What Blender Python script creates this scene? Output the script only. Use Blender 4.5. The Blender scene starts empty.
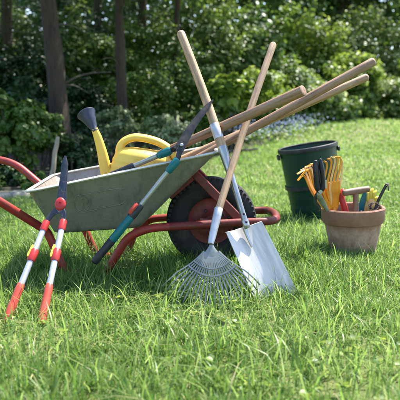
import bpy, math, random
import numpy as np
from mathutils import Vector, Matrix, noise

random.seed(7)
rng = np.random.default_rng(7)
SC = bpy.context.scene
COL = SC.collection
PI = math.pi

# ------------------------------------------------------------------ camera
CAM_H, F, PITCH = 0.65, 640.0, math.atan(95 / 640.0)
cd = bpy.data.cameras.new('camera')
cam = bpy.data.objects.new('camera', cd)
COL.objects.link(cam)
cam.location = (0, 0, CAM_H)
cam.rotation_euler = (PI / 2 - PITCH, 0, 0)
cd.sensor_width = 36
cd.lens = F / 400 * 36
cd.clip_start, cd.clip_end = 0.02, 1500
cd.dof.use_dof = True
cd.dof.focus_distance = 2.3
cd.dof.aperture_fstop = 4.6
SC.camera = cam
_R, _Fw, _U = Vector((1, 0, 0)), Vector((0, math.cos(PITCH), -math.sin(PITCH))), Vector((0, math.sin(PITCH), math.cos(PITCH)))
EYE = Vector((0, 0, CAM_H))


def ray(px, py):
    return _Fw + _R * ((px - 200) / F) - _U * ((py - 200) / F)


def P(px, py, Y):
    d = ray(px, py)
    return EYE + d * (Y / d.y)


def on_plane(px, py, o, n):
    d = ray(px, py)
    return EYE + d * ((o - EYE).dot(n) / d.dot(n))


def smooth(a, b, x):
    t = min(1.0, max(0.0, (x - a) / (b - a)))
    return t * t * (3 - 2 * t)


def hz(x, y):
    s = 0.05 * smooth(-1.5, 3.0, x)
    und = 0.012 * math.sin(x * 1.7 + y * 0.9) * smooth(3.0, 6, y)
    return s * (min(max(y, 4.0), 18.0) - 4.0) + und


def hz_np(x, y):
    t = np.clip((x + 1.5) / 4.5, 0, 1)
    s = 0.05 * t * t * (3 - 2 * t)
    u = np.clip((y - 3) / 3, 0, 1)
    return s * (np.clip(y, 4, 18) - 4) + 0.012 * np.sin(x * 1.7 + y * .9) * u * u * (3 - 2 * u)


# ------------------------------------------------------------------ materials
def new_mat(name):
    m = bpy.data.materials.new(name)
    m.use_nodes = True
    nt = m.node_tree
    for n in list(nt.nodes):
        nt.nodes.remove(n)
    out = nt.nodes.new('ShaderNodeOutputMaterial')
    return m, nt, out


def N(nt, t, **kw):
    n = nt.nodes.new('ShaderNode' + t)
    for k, v in kw.items():
        if k in n.inputs:
            n.inputs[k].default_value = v
        else:
            setattr(n, k, v)
    return n


def ramp(nt, fac, stops):
    r = nt.nodes.new('ShaderNodeValToRGB')
    els = r.color_ramp.elements
    while len(els) < len(stops):
        els.new(0.5)
    for e, (p, c) in zip(els, stops):
        e.position = p
        e.color = (c[0], c[1], c[2], 1)
    nt.links.new(fac, r.inputs['Fac'])
    return r.outputs['Color']


def mix(nt, fac, a, b, mode='MIX'):
    m = nt.nodes.new('ShaderNodeMix')
    m.data_type = 'RGBA'
    m.blend_type = mode
    for sock, v in ((m.inputs[0], fac), (m.inputs[6], a), (m.inputs[7], b)):
        if hasattr(v, 'is_linked'):
            nt.links.new(v, sock)
        elif isinstance(v, (int, float)):
            sock.default_value = v
        else:
            sock.default_value = (v[0], v[1], v[2], 1)
    return m.outputs[2]


def coords(nt, scale=(1, 1, 1), tc=True):
    mp = nt.nodes.new('ShaderNodeMapping')
    mp.inputs['Scale'].default_value = scale
    if tc:
        a = nt.nodes.new('ShaderNodeAttribute')
        a.attribute_name = 'tc'
        nt.links.new(a.outputs['Vector'], mp.inputs['Vector'])
    else:
        a = nt.nodes.new('ShaderNodeTexCoord')
        nt.links.new(a.outputs['Object'], mp.inputs['Vector'])
    return mp.outputs['Vector']


def noise_n(nt, vec, scale, detail=5, rough=.6, dist=0):
    n = nt.nodes.new('ShaderNodeTexNoise')
    n.inputs['Scale'].default_value = scale
    n.inputs['Detail'].default_value = detail
    n.inputs['Roughness'].default_value = rough
    n.inputs['Distortion'].default_value = dist
    nt.links.new(vec, n.inputs['Vector'])
    return n.outputs['Fac']


def bump(nt, h, strength=.3, dist=.002):
    b = nt.nodes.new('ShaderNodeBump')
    b.inputs['Strength'].default_value = strength
    b.inputs['Distance'].default_value = dist
    nt.links.new(h, b.inputs['Height'])
    return b.outputs['Normal']


def worn(name, base, dirt, rough=.45, metal=0.0, scale=12, lo=.45, hi=.75, tc_scale=(1, 1, 1), bump_s=.15, spots=None, rough_var=.2, fine=90):
    """A surface of one colour with a second colour (dirt, rust, wear) in noise patches."""
    m, nt, out = new_mat(name)
    v = coords(nt, tc_scale)
    n1 = noise_n(nt, v, scale, 8, .65)
    c = ramp(nt, n1, [(lo, base), (hi, dirt)])
    n2 = noise_n(nt, v, fine, 4, .6)
    if spots:
        f = ramp(nt, n2, [(.60, (0, 0, 0)), (.68, (1, 1, 1))])
        c = mix(nt, f, c, spots)
    p = N(nt, 'BsdfPrincipled')
    nt.links.new(c, p.inputs['Base Color'])
    p.inputs['Metallic'].default_value = metal
    p.inputs['Specular IOR Level'].default_value = .3 if metal == 0 else .5
    r = nt.nodes.new('ShaderNodeMapRange')
    r.inputs['To Min'].default_value = max(.05, rough - rough_var)
    r.inputs['To Max'].default_value = min(1, rough + rough_var)
    nt.links.new(n1, r.inputs['Value'])
    nt.links.new(r.outputs[0], p.inputs['Roughness'])
    nt.links.new(bump(nt, n2, bump_s, .002), p.inputs['Normal'])
    nt.links.new(p.outputs[0], out.inputs[0])
    return m


def wood(name, light, dark, grey, rough=.55, gs=60, gb=.0015, stain=.55):
    m, nt, out = new_mat(name)
    v = coords(nt, (2.2, gs, gs))
    g = noise_n(nt, v, 2.2, 8, .7, .6)
    c = ramp(nt, g, [(.33, dark), (.52, light), (.62, [q * 1.12 for q in light]), (.74, [q * .72 for q in light])])
    v1 = coords(nt, (1, 1, 1))
    d = noise_n(nt, v1, 9, 7, .72)
    f = ramp(nt, d, [(.46, (0, 0, 0)), (.70, (.85, .85, .85))])
    c = mix(nt, f, c, grey)
    # hand stains and knocks
    v2 = coords(nt, (6, 16, 16))
    st = noise_n(nt, v2, 1.3, 6, .75)
    f = ramp(nt, st, [(.50, (0, 0, 0)), (.66, (stain, stain, stain))])
    c = mix(nt, f, c, [q * .45 for q in dark])
    v3 = coords(nt, (14, 60, 60))
    kn = noise_n(nt, v3, 1.6, 3, .5)
    f = ramp(nt, kn, [(.69, (0, 0, 0)), (.74, (.7, .7, .7))])
    c = mix(nt, f, c, [min(1, q * 1.5) for q in grey])
    p = N(nt, 'BsdfPrincipled', Roughness=rough)
    nt.links.new(c, p.inputs['Base Color'])
    nt.links.new(bump(nt, g, .5 if gs > 30 else .9, gb), p.inputs['Normal'])
    nt.links.new(p.outputs[0], out.inputs[0])
    return m


def leafy(name, stops, transl=.35, rough=.45, spec=.35):
    """Leaf or blade: colour from each leaf's own random value, part of the light passes through."""
    m, nt, out = new_mat(name)
    a = nt.nodes.new('ShaderNodeAttribute')
    a.attribute_name = 'rnd'
    c = ramp(nt, a.outputs['Fac'], stops)
    p = N(nt, 'BsdfPrincipled', Roughness=rough)
    p.inputs['Specular IOR Level'].default_value = spec
    nt.links.new(c, p.inputs['Base Color'])
    t = N(nt, 'BsdfTranslucent')
    hs = nt.nodes.new('ShaderNodeHueSaturation')
    hs.inputs['Hue'].default_value = .49
    hs.inputs['Value'].default_value = 1.35
    nt.links.new(c, hs.inputs['Color'])
    nt.links.new(hs.outputs[0], t.inputs['Color'])
    mx = N(nt, 'MixShader')
    mx.inputs[0].default_value = transl
    nt.links.new(p.outputs[0], mx.inputs[1])
    nt.links.new(t.outputs[0], mx.inputs[2])
    nt.links.new(mx.outputs[0], out.inputs[0])
    return m


M = {}
def tub_metal(name, base, grime, scuff, rust):
    m, nt, out = new_mat(name)
    v = coords(nt, (1, 1, 1))
    big = noise_n(nt, v, 5, 7, .7)
    c = ramp(nt, big, [(.36, base), (.72, grime)])
    run = noise_n(nt, coords(nt, (26, 26, 2.2)), 1.0, 6, .7)           # dirt that has run down
    f = ramp(nt, run, [(.50, (0, 0, 0)), (.68, (.65, .65, .65))])
    c = mix(nt, f, c, [q * .55 for q in grime])
    sc = noise_n(nt, coords(nt, (5, 5, 42)), 1.5, 7, .75, .8)             # long scuffs
    f = ramp(nt, sc, [(.60, (0, 0, 0)), (.70, (.55, .55, .55))])
    c = mix(nt, f, c, scuff)
    fl = noise_n(nt, v, 34, 8, .75)
    f = ramp(nt, fl, [(.63, (0, 0, 0)), (.70, (.8, .8, .8))])
    c = mix(nt, f, c, rust)
    p = N(nt, 'BsdfPrincipled', Roughness=.5)
    p.inputs['Metallic'].default_value = .25
    nt.links.new(c, p.inputs['Base Color'])
    r = nt.nodes.new('ShaderNodeMapRange')
    r.inputs['To Min'].default_value = .32
    r.inputs['To Max'].default_value = .75
    nt.links.new(run, r.inputs['Value'])
    nt.links.new(r.outputs[0], p.inputs['Roughness'])
    b1 = N(nt, 'Bump', Strength=.35, Distance=.02)
    nt.links.new(noise_n(nt, v, 6, 2, .5), b1.inputs['Height'])
    b2 = N(nt, 'Bump', Strength=.2, Distance=.002)
    nt.links.new(fl, b2.inputs['Height'])
    nt.links.new(b1.outputs[0], b2.inputs['Normal'])
    nt.links.new(b2.outputs[0], p.inputs['Normal'])
    nt.links.new(p.outputs[0], out.inputs[0])
    return m


M['tub'] = tub_metal('tub metal', (.205, .205, .170), (.145, .135, .105), (.28, .275, .24), (.125, .085, .055))
M['rim'] = worn('tub rim metal', (.46, .46, .40), (.30, .24, .18), .45, .3, 22, .5, .8, spots=(.28, .2, .14))
M['red'] = worn('red frame paint', (.29, .030, .024), (.15, .028, .020), .42, 0, 20, .42, .72, spots=(.10, .055, .035), fine=75, bump_s=.1)
M['red_rust_shade'] = worn('rusty red paint darkened for shade', (.15, .020, .017), (.075, .022, .015), .5, 0, 20, .40, .68, spots=(.10, .05, .03), fine=110, bump_s=.2)  # rusty red, with the shade below the tub put into the base colour
M['tub_inner'] = tub_metal('tub inside metal', (.26, .235, .20), (.18, .13, .10), (.34, .32, .29), (.16, .09, .055))
M['rake_steel'] = worn('rake steel', (.25, .26, .235), (.13, .125, .10), .38, .75, 40, .45, .8, bump_s=.05)
M['tyre'] = worn('black rubber', (.016, .016, .016), (.07, .058, .04), .8, 0, 11, .48, .78, bump_s=.4)
M['yellow'] = worn('yellow plastic', (.72, .48, .085), (.50, .30, .05), .48, 0, 9, .48, .82, bump_s=.05, spots=None, rough_var=.1)
M['black'] = worn('black plastic', (.018, .018, .022), (.05, .05, .05), .42, 0, 25, .5, .85, bump_s=.1)
M['blue_black'] = worn('blue black plastic', (.030, .034, .055), (.06, .06, .07), .4, 0, 25, .5, .85, bump_s=.08)
M['blade_grey'] = worn('coated grey steel', (.035, .041, .055), (.075, .07, .065), .36, .6, 30, .45, .8, bump_s=.1, spots=(.16, .12, .09))
M['blade_black'] = worn('coated black steel', (.020, .019, .020), (.06, .05, .045), .42, .4, 30, .45, .8, bump_s=.1)
M['steel'] = worn('bright steel', (.36, .365, .375), (.20, .19, .175), .36, .85, 14, .42, .78, tc_scale=(.5, 3, 3), bump_s=.08, spots=(.5, .47, .43), fine=70, rough_var=.12)
M['spade_steel'] = worn('scratched spade steel', (.60, .565, .53), (.26, .24, .22), .42, .25, 11, .44, .72, tc_scale=(3, .35, 1), bump_s=.12, spots=(.56, .52, .50), fine=60, rough_var=.12)
M['alu'] = worn('pale aluminium tube', (.46, .46, .52), (.25, .25, .26), .38, .35, 16, .46, .76, bump_s=.05, rough_var=.1)
M['alu_grey'] = worn('grey aluminium tube', (.32, .33, .30), (.19, .19, .17), .4, .6, 16, .46, .78, bump_s=.05, rough_var=.1)
M['grip_red'] = worn('red plastic', (.38, .026, .026), (.22, .036, .03), .36, 0, 20, .5, .9, bump_s=.08)
M['grip_orange'] = worn('faded red plastic', (.42, .058, .038), (.28, .05, .035), .4, 0, 20, .5, .9, bump_s=.08)
M['tab_yellow'] = worn('yellow tab plastic', (.62, .50, .06), (.48, .36, .06), .4, 0, 20, .5, .9, bump_s=.04)
M['teal'] = worn('teal plastic', (.006, .110, .122), (.018, .07, .078), .38, 0, 18, .5, .9, bump_s=.06)
M['bin_green'] = worn('dark green plastic', (.003, .030, .020), (.008, .036, .024), .36, 0, 5, .4, .8, bump_s=.1, rough_var=.12)
M['orange'] = worn('orange plastic', (.66, .27, .016), (.46, .17, .02), .42, 0, 22, .46, .82, bump_s=.05)
M['orange_pale'] = worn('sun faded orange plastic', (.66, .42, .16), (.56, .27, .05), .42, 0, 22, .46, .82, bump_s=.05)
M['ash'] = wood('pale ash wood', (.39, .25, .140), (.20, .110, .058), (.29, .205, .140))
M['ash_old'] = wood('weathered ash wood', (.26, .155, .088), (.115, .058, .031), (.235, .165, .115))
M['dark_wood'] = wood('brown beech wood', (.20, .112, .07), (.12, .065, .04), (.18, .12, .085))
M['grey_wood'] = wood('grey weathered stake wood', (.27, .22, .16), (.15, .11, .08), (.22, .20, .17), .8)
M['bark'] = wood('tree bark', (.046, .027, .016), (.013, .008, .006), (.034, .032, .015), .9, 15, .02, .3)
M['twig'] = wood('dark twig bark', (.07, .055, .04), (.03, .024, .018), (.05, .05, .03), .9)
M['soil'] = worn('potting soil', (.028, .020, .014), (.06, .045, .03), .95, 0, 40, .4, .7, bump_s=.8)
M['stone'] = worn('grey stone', (.16, .155, .14), (.09, .10, .07), .85, 0, 9, .4, .75, bump_s=.5, spots=(.32, .32, .29))


def terracotta():
    m, nt, out = new_mat('terracotta')
    v = coords(nt)
    n1 = noise_n(nt, v, 9, 8, .7)
    n2 = noise_n(nt, v, 30, 6, .7)
    n3 = noise_n(nt, v, 160, 3, .6)
    c = ramp(nt, n1, [(.3, (.19, .085, .052)), (.7, (.275, .140, .092))])
    a = nt.nodes.new('ShaderNodeAttribute')
    a.attribute_name = 'tc'
    sx = N(nt, 'SeparateXYZ')
    nt.links.new(a.outputs['Vector'], sx.inputs[0])
    # lime bloom: strong on the body below the rim band, patchy on the rim
    f1 = ramp(nt, n2, [(.36, (.15, .15, .15)), (.62, (.95, .95, .95))])
    mr = N(nt, 'MapRange')
    mr.inputs['From Min'].default_value = .125
    mr.inputs['From Max'].default_value = .145
    mr.inputs['To Min'].default_value = .88
    mr.inputs['To Max'].default_value = .10
    nt.links.new(sx.outputs['Z'], mr.inputs['Value'])
    mul = N(nt, 'Math', operation='MULTIPLY')
    nt.links.new(f1, mul.inputs[0])
    nt.links.new(mr.outputs[0], mul.inputs[1])
    c = mix(nt, mul.outputs[0], c, (.40, .275, .195))
    sp = ramp(nt, n3, [(.62, (0, 0, 0)), (.70, (.7, .7, .7))])
    c = mix(nt, sp, c, (.20, .10, .06))
    p = N(nt, 'BsdfPrincipled', Roughness=.85)
    nt.links.new(c, p.inputs['Base Color'])
    nt.links.new(bump(nt, n3, .35, .002), p.inputs['Normal'])
    nt.links.new(p.outputs[0], out.inputs[0])
    return m


M['terracotta'] = terracotta()

M['grass'] = leafy('grass blades', [(0, (.060, .140, .026)), (.40, (.112, .215, .038)), (.75, (.175, .280, .062)), (.93, (.26, .33, .11)), (1, (.38, .33, .19))], .54, .40, .45)
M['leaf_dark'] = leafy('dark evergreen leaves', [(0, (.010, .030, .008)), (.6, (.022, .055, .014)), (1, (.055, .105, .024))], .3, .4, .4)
M['leaf_mid'] = leafy('mid green leaves', [(0, (.032, .080, .014)), (.6, (.082, .148, .022)), (1, (.165, .225, .042))], .45, .42, .4)
M['leaf_light'] = leafy('light green leaves', [(0, (.065, .135, .022)), (.6, (.175, .255, .032)), (1, (.29, .35, .07))], .55, .42, .4)
M['leaf_pale'] = leafy('pale cream edged leaves', [(0, (.07, .12, .045)), (.6, (.16, .22, .10)), (1, (.34, .38, .24))], .4, .42, .45)
M['leaf_ivy'] = leafy('glossy hedge leaves', [(0, (.026, .070, .014)), (.50, (.100, .170, .026)), (.80, (.21, .275, .052)), (1, (.38, .42, .22))], .5, .42, .4)
M['petal'] = leafy('pale blue petals', [(0, (.22, .28, .55)), (1, (.46, .52, .72))], .35, .6, .2)


def ground_mat(name, stops, scale):
    m, nt, out = new_mat(name)
    v = coords(nt, tc=False)
    n1 = noise_n(nt, v, scale, 9, .7)
    c = ramp(nt, n1, stops)
    p = N(nt, 'BsdfPrincipled', Roughness=.95)
    nt.links.new(c, p.inputs['Base Color'])
    nt.links.new(bump(nt, n1, .8, .02), p.inputs['Normal'])
    nt.links.new(p.outputs[0], out.inputs[0])
    return m


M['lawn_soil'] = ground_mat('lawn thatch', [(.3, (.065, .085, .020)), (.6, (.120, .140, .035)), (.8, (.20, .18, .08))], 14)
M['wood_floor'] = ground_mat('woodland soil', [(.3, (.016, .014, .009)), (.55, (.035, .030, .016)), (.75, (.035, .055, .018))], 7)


# ------------------------------------------------------------------ mesh builder
class MB:
    def __init__(s):
        s.v, s.f, s.t = [], [], []

    def add(s, vs, fs, ts=None):
        o = len(s.v)
        s.v += [Vector(p) for p in vs]
        s.t += [Vector(p) for p in (ts if ts is not None else vs)]
        s.f += [tuple(i + o for i in f) for f in fs]

    def loft(s, rings, cap0=True, cap1=True, ts=None, closed=False):
        n, k = len(rings[0]), len(rings)
        vs = [p for r in rings for p in r]
        tv = [p for r in ts for p in r] if ts else None
        fs = []
        for i in range(k if closed else k - 1):
            a, b = i * n, ((i + 1) % k) * n
            for j in range(n):
                j2 = (j + 1) % n
                fs.append((a + j, a + j2, b + j2, b + j))
        if not closed:
            if cap0:
                fs.append(tuple(range(n - 1, -1, -1)))
            if cap1:
                fs.append(tuple((k - 1) * n + j for j in range(n)))
        s.add(vs, fs, tv)
        return s

    def tube(s, pts, rad, n=14, sq=(1, 1), up=None, dome=0.0):
        pts = [Vector(p) for p in pts]
        k = len(pts)
        rad = [rad] * k if isinstance(rad, (int, float)) else list(rad)
        if dome:
            t0 = (pts[0] - pts[1]).normalized()
            t1 = (pts[-1] - pts[-2]).normalized()
            a, b = pts[0], pts[-1]
            ra, rb = rad[0], rad[-1]
            pts = [a + t0 * ra * dome, a + t0 * ra * dome * .75, a + t0 * ra * dome * .35] + pts + [b + t1 * rb * dome * .35, b + t1 * rb * dome * .75, b + t1 * rb * dome]
            rad = [ra * .35, ra * .72, ra * .93] + rad + [rb * .93, rb * .72, rb * .35]
            k = len(pts)
        T = []
        for i in range(k):
            d = pts[min(i + 1, k - 1)] - pts[max(i - 1, 0)]
            T.append(d.normalized())
        u = Vector(up) if up else (Vector((0, 0, 1)) if abs(T[0].z) < .9 else Vector((0, 1, 0)))
        u = (u - T[0] * u.dot(T[0])).normalized()
        rings, ts, L = [], [], 0
        off = random.random() * 3
        for i in range(k):
            if i:
                L += (pts[i] - pts[i - 1]).length
                u = (u - T[i] * u.dot(T[i])).normalized()
            w = T[i].cross(u)
            rg, tg = [], []
            for j in range(n):
                a = 2 * PI * j / n
                ca, sa = math.cos(a), math.sin(a)
                rg.append(pts[i] + u * ca * rad[i] * sq[0] + w * sa * rad[i] * sq[1])
                tg.append(Vector((L + off, ca * rad[i] + off, sa * rad[i])))
            rings.append(rg)
            ts.append(tg)
        return s.loft(rings, ts=ts)

    def lathe(s, prof, o, axis=(0, 0, 1), n=48, sx=1, sy=1, xdir=None):
        closed = prof[0] == prof[-1]
        if closed:
            prof = prof[:-1]
        ax = Vector(axis).normalized()
        x = Vector(xdir) if xdir else (Vector((1, 0, 0)) if abs(ax.x) < .9 else Vector((0, 0, 1)))
        x = (x - ax * x.dot(ax)).normalized()
        y = ax.cross(x)
        o = Vector(o)
        rings, ts = [], []
        for r, z in prof:
            rings.append([o + ax * z + x * math.cos(2 * PI * j / n) * r * sx + y * math.sin(2 * PI * j / n) * r * sy for j in range(n)])
            ts.append([Vector((math.cos(2 * PI * j / n) * r, math.sin(2 * PI * j / n) * r, z)) for j in range(n)])
        return s.loft(rings, ts=ts, closed=closed)

    def strip(s, pts, wid, wdir, th):
        """a flat bar: rectangle section, width along wdir, thickness th"""
        pts = [Vector(p) for p in pts]
        k = len(pts)
        wid = [wid] * k if isinstance(wid, (int, float)) else wid
        th = [th] * k if isinstance(th, (int, float)) else th
        rings, ts, L = [], [], 0
        for i in range(k):
            d = (pts[min(i + 1, k - 1)] - pts[max(i - 1, 0)]).normalized()
            w = wdir[i] if isinstance(wdir, list) else wdir
            w = Vector(w)
            w = (w - d * w.dot(d)).normalized()
            nn = d.cross(w)
            if i:
                L += (pts[i] - pts[i - 1]).length
            a, b = w * wid[i] * .5, nn * th[i] * .5
            c = .8
            rings.append([pts[i] + a * c + b, pts[i] + a + b * .3, pts[i] + a - b * .3, pts[i] + a * c - b, pts[i] - a * c - b, pts[i] - a - b * .3, pts[i] - a + b * .3, pts[i] - a * c + b])
            h, q = wid[i] * .5, th[i] * .5
            ts.append([Vector((L, h, q))] * 2 + [Vector((L, h, -q))] * 2 + [Vector((L, -h, -q))] * 2 + [Vector((L, -h, q))] * 2)
        return s.loft(rings, ts=ts)

    def sheet(s, grid, th):
        """grid[row][col] of points: a thin shell of thickness th with closed edges"""
        R, C = len(grid), len(grid[0])
        nr = [[None] * C for _ in range(R)]
        for i in range(R):
            for j in range(C):
                du = grid[i][min(j + 1, C - 1)] - grid[i][max(j - 1, 0)]
                dv = grid[min(i + 1, R - 1)][j] - grid[max(i - 1, 0)][j]
                nr[i][j] = du.cross(dv).normalized()
        vs, ts = [], []
        for sg in (.5, -.5):
            for i in range(R):
                for j in range(C):
                    vs.append(grid[i][j] + nr[i][j] * th * sg)
                    ts.append(Vector((j / C * .14, i / R * .24, 0)))
        fs = []
        o = R * C
        for i in range(R - 1):
            for j in range(C - 1):
                a, b, c, d = i * C + j, i * C + j + 1, (i + 1) * C + j + 1, (i + 1) * C + j
                fs.append((a, b, c, d))
                fs.append((o + d, o + c, o + b, o + a))
        edge = [j for j in range(C)] + [i * C + C - 1 for i in range(1, R)] + [(R - 1) * C + j for j in range(C - 2, -1, -1)] + [i * C for i in range(R - 2, 0, -1)]
        for a, b in zip(edge, edge[1:] + edge[:1]):
            fs.append((b, a, o + a, o + b))
        s.add(vs, fs, ts)
        return s

    def prism(s, poly, d):
        """poly extruded by vector d"""
        d = Vector(d)
        poly = [Vector(p) for p in poly]
        return s.loft([poly, [p + d for p in poly]])

    def build(s, name, mat, parent=None, angle=40, bevel=0):
        base = parent_base(parent)
        me = bpy.data.meshes.new(name)
        me.from_pydata([tuple(p - base) for p in s.v], [], s.f)
        me.update()
        at = me.attributes.new('tc', 'FLOAT_VECTOR', 'POINT')
        at.data.foreach_set('vector', np.array([c for p in s.t for c in p], dtype=np.float32))
        import bmesh
        bm = bmesh.new()
        bm.from_mesh(me)
        bmesh.ops.recalc_face_normals(bm, faces=bm.faces)
        bm.to_mesh(me)
        bm.free()
        me.shade_smooth()
        me.set_sharp_from_angle(angle=math.radians(angle))
        me.materials.append(mat)
        o = bpy.data.objects.new(name, me)
        COL.objects.link(o)
        if parent:
            o.parent = parent
        if bevel:
            b = o.modifiers.new('bevel', 'BEVEL')
            b.width = bevel
            b.segments = 2
            b.limit_method = 'ANGLE'
        return o


def parent_base(p):
    b = Vector((0, 0, 0))
    while p is not None:
        b += p.location
        p = p.parent
    return b


def tag(o, label=None, cat=None, group=None, kind=None):
    if label:
        o['label'] = label
    if cat:
        o['category'] = cat
    if group:
        o['group'] = group
    if kind:
        o['kind'] = kind
    return o


def thing(name, loc, label, cat, group=None):
    o = bpy.data.objects.new(name, None)
    o.empty_display_size = .1
    COL.objects.link(o)
    o.location = loc
    return tag(o, label, cat, group)


def fillet(pts, r, seg=7):
    pts = [Vector(p) for p in pts]
    rs = r if isinstance(r, (list, tuple)) else [r] * len(pts)
    out = [pts[0]]
    for i in range(1, len(pts) - 1):
        a, b, c = pts[i - 1], pts[i], pts[i + 1]
        d0, d1 = (a - b), (c - b)
        q = min(rs[i], d0.length * .48, d1.length * .48)
        p0, p1 = b + d0.normalized() * q, b + d1.normalized() * q
        for k in range(seg + 1):
            t = k / seg
            out.append(p0 * (1 - t) ** 2 + b * 2 * t * (1 - t) + p1 * t * t)
    out.append(pts[-1])
    return out


def curve(pts, n=24):
    """Catmull-Rom through points"""
    pts = [Vector(p) for p in pts]
    e = [pts[0] * 2 - pts[1]] + pts + [pts[-1] * 2 - pts[-2]]
    out = []
    k = len(pts) - 1
    for i in range(n + 1):
        u = i / n * k
        j = min(int(u), k - 1)
        t = u - j
        a, b, c, d = e[j], e[j + 1], e[j + 2], e[j + 3]
        out.append(.5 * ((2 * b) + (c - a) * t + (2 * a - 5 * b + 4 * c - d) * t * t + (3 * b - 3 * c + d - a) * t ** 3))
    return out


def lerp(a, b, t):
    return a + (b - a) * t


# ------------------------------------------------------------------ the wheelbarrow
def build_barrow():
    base = Vector((-.25, 2.45, 0))
    root = thing('wheelbarrow', base, 'old olive grey wheelbarrow on a red tube frame holding the garden tools', 'wheelbarrow')
    # tub corners
    A = P(26, 193, 2.20)
    B = P(218, 153, 2.28)
    D = A + Vector((-.02, .52, .004))
    Cc = B + Vector((-.01, .36, .0))
    bl = P(52, 232.5, 2.285)
    nrm = (B - A).cross(bl - A).normalized()
    br = on_plane(141, 226.5, A, nrm)
    blf = Vector((bl.x, 2.62, bl.z))
    brf = Vector((br.x, 2.60, br.z))

    def ring(c4, r, k=6, m=10):
        out = []
        for i in range(4):
            p, q, c = c4[i - 1], c4[(i + 1) % 4], c4[i]
            d0, d1 = (p - c).normalized() * r, (q - c).normalized() * r
            for j in range(k + 1):
                t = j / k
                out.append((c + d0) * (1 - t) ** 2 + c * 2 * t * (1 - t) + (c + d1) * t * t)
            s, e = c + d1, q + (c - q).normalized() * r
            for j in range(1, m):
                out.append(lerp(s, e, j / m))
        return out

    top, bot = [A, B, Cc, D], [bl, br, brf, blf]
    rings = []
    for t in (0, .06, .16, .3, .45, .6, .75, .88, 1):
        c4 = [lerp(b, a, t) for a, b in zip(top, bot)]
        rg = ring(c4, .035 + .015 * t)
        rg = [p + nrm * (.005 * math.sin(PI * t) * noise.noise(p * 7)) for p in rg]
        rings.append(rg)

    def cen(r):
        c = Vector((0, 0, 0))
        for p in r:
            c += p
        return c / len(r)

    inner = []
    for i, r in enumerate(rings):
        c = cen(r)
        inner.append([c + (p - c) * .988 + Vector((0, 0, .004 * (1 - i / 8))) for p in r])
    mid = cen(rings[0])

    def bottom(r, dz):
        return [[mid + (p - mid) * f + Vector((0, 0, dz)) for p in r] for f in (.05, .5, .9, .97)]
    outer = [[mid + (p - mid) * f + Vector((0, 0, -.006 + .006 * (f > .95) * (f - .9) * 10)) for p in rings[0]] for f in (.05, .5, .93)] + rings
    inn = inner[::-1] + [[mid + (p - mid) * f + Vector((0, 0, -.001)) for p in rings[0]] for f in (.92, .5, .05)]
    m = MB()
    m.loft(outer + inn)
    tub = m.build('tub', M['tub'], root, 50)
    tub.data.materials.append(M['tub_inner'])
    for p in tub.data.polygons:
        if 12 * len(rings[0]) <= p.index:
            p.material_index = 1
    # rolled rim
    rr = rings[-1]
    m = MB()
    k = len(rr)
    sec = []
    c = cen(rr)
    for i in range(k):
        t = (rr[(i + 1) % k] - rr[i - 1]).normalized()
        o = (rr[i] - c)
        o = (o - t * o.dot(t))
        upv = Vector((-.19, 0, .98))
        o = (o - upv * o.dot(upv)).normalized()
        sec.append([rr[i] + o * (.002 + .010 * math.cos(a)) + upv * (.003 + .0055 * math.sin(a)) for a in [2 * PI * q / 10 for q in range(10)]])
    m.loft(sec, closed=True)
    m.build('rim', M['rim'], tub)
    # pressed emblem on the near wall: ring with a stroke inside a long rounded panel
    off = nrm if nrm.y < 0 else -nrm

    def W(px, py):
        return on_plane(px, py, A, nrm) + off * .0006
    m = MB()
    circ = [W(82.5 + 7.6 * math.cos(a), 203.5 + 7.8 * math.sin(a)) for a in [2 * PI * i / 32 for i in range(33)]]
    m.tube(circ, .0014, 6)
    m.tube([W(81, 199.5), W(83, 197.8), W(83, 209)], .0015, 6)
    pn = [(76, 196), (121, 187.5), (127, 190), (127.5, 197), (123, 203.5), (80, 213), (75, 209), (74, 201), (76, 196)]
    m.tube(fillet([W(*p) for p in pn], .012, 4), .0012, 6)
    m.build('emblem', M['tub'], tub)

    r = .0155
    zt = .182
    # each side is one bent tube: handle, leg and rail
    nul, ful = P(47, 231.5, 2.36), P(80, 222, 2.635)
    nul.z = ful.z = zt
    nrail, frail = P(238, 222.5, 2.345), Vector((.18, 2.64, .212))
    feet = [(P(66, 281, 2.36), P(105, 281, 2.345), P(128, 236, 2.33), P(150, 228, 2.33), nrail),
            (P(97, 262, 2.64), P(126, 262, 2.64), P(136, 229, 2.64), P(150, 219, 2.64), frail)]
    ends = []
    for ul, bend, ft in ((nul, Vector((-.815, 2.15, .413)), feet[0]), (ful, Vector((-.815, 2.76, .416)), feet[1])):
        end = bend + Vector((-.315, -.015, .010))
        sp = lerp(ul, bend, .10)
        h = MB().tube(fillet([end, bend, sp], [0, .08, 0], 9), r, 16).build('handle', M['red'], root)
        MB().tube([end - Vector((.005, 0, 0)), lerp(end, bend, .35)], .0185, 16, dome=.6).build('grip', M['black'], h)
        a_, b_, c_, d_, e_ = ft
        a_.z = b_.z = .018
        je = lerp(d_, e_, .22)
        MB().tube(fillet([sp, ul, a_, b_, c_, d_, je], [0, .05, .03, .03, .05, .03, 0], 9), r, 16).build('leg', M['red'], root)
        ends.append(je)
    MB().tube([Vector((-.30, 2.345, .186)), Vector((-.30, 2.63, .186))], .008, 12).build('crossbar', M['red_rust_shade'], root)
    # rail with front hoop
    pts = [ends[0], nrail, Vector((.285, 2.345, .222)), Vector((.300, 2.49, .224)), Vector((.285, 2.64, .216)), frail, ends[1]]
    MB().tube(fillet(pts, [0, .1, .09, .09, .09, .1, 0], 9), r, 16).build('frame', M['red_rust_shade'], root)
    # wheel
    wc = Vector((.045, 2.495, .197))
    hub = wc.copy()
    wheel = bpy.data.objects.new('wheel', None)
    COL.objects.link(wheel)
    wheel.parent = root
    wheel.location = wc - base
    R, w = .178, .042
    prof = []
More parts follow.
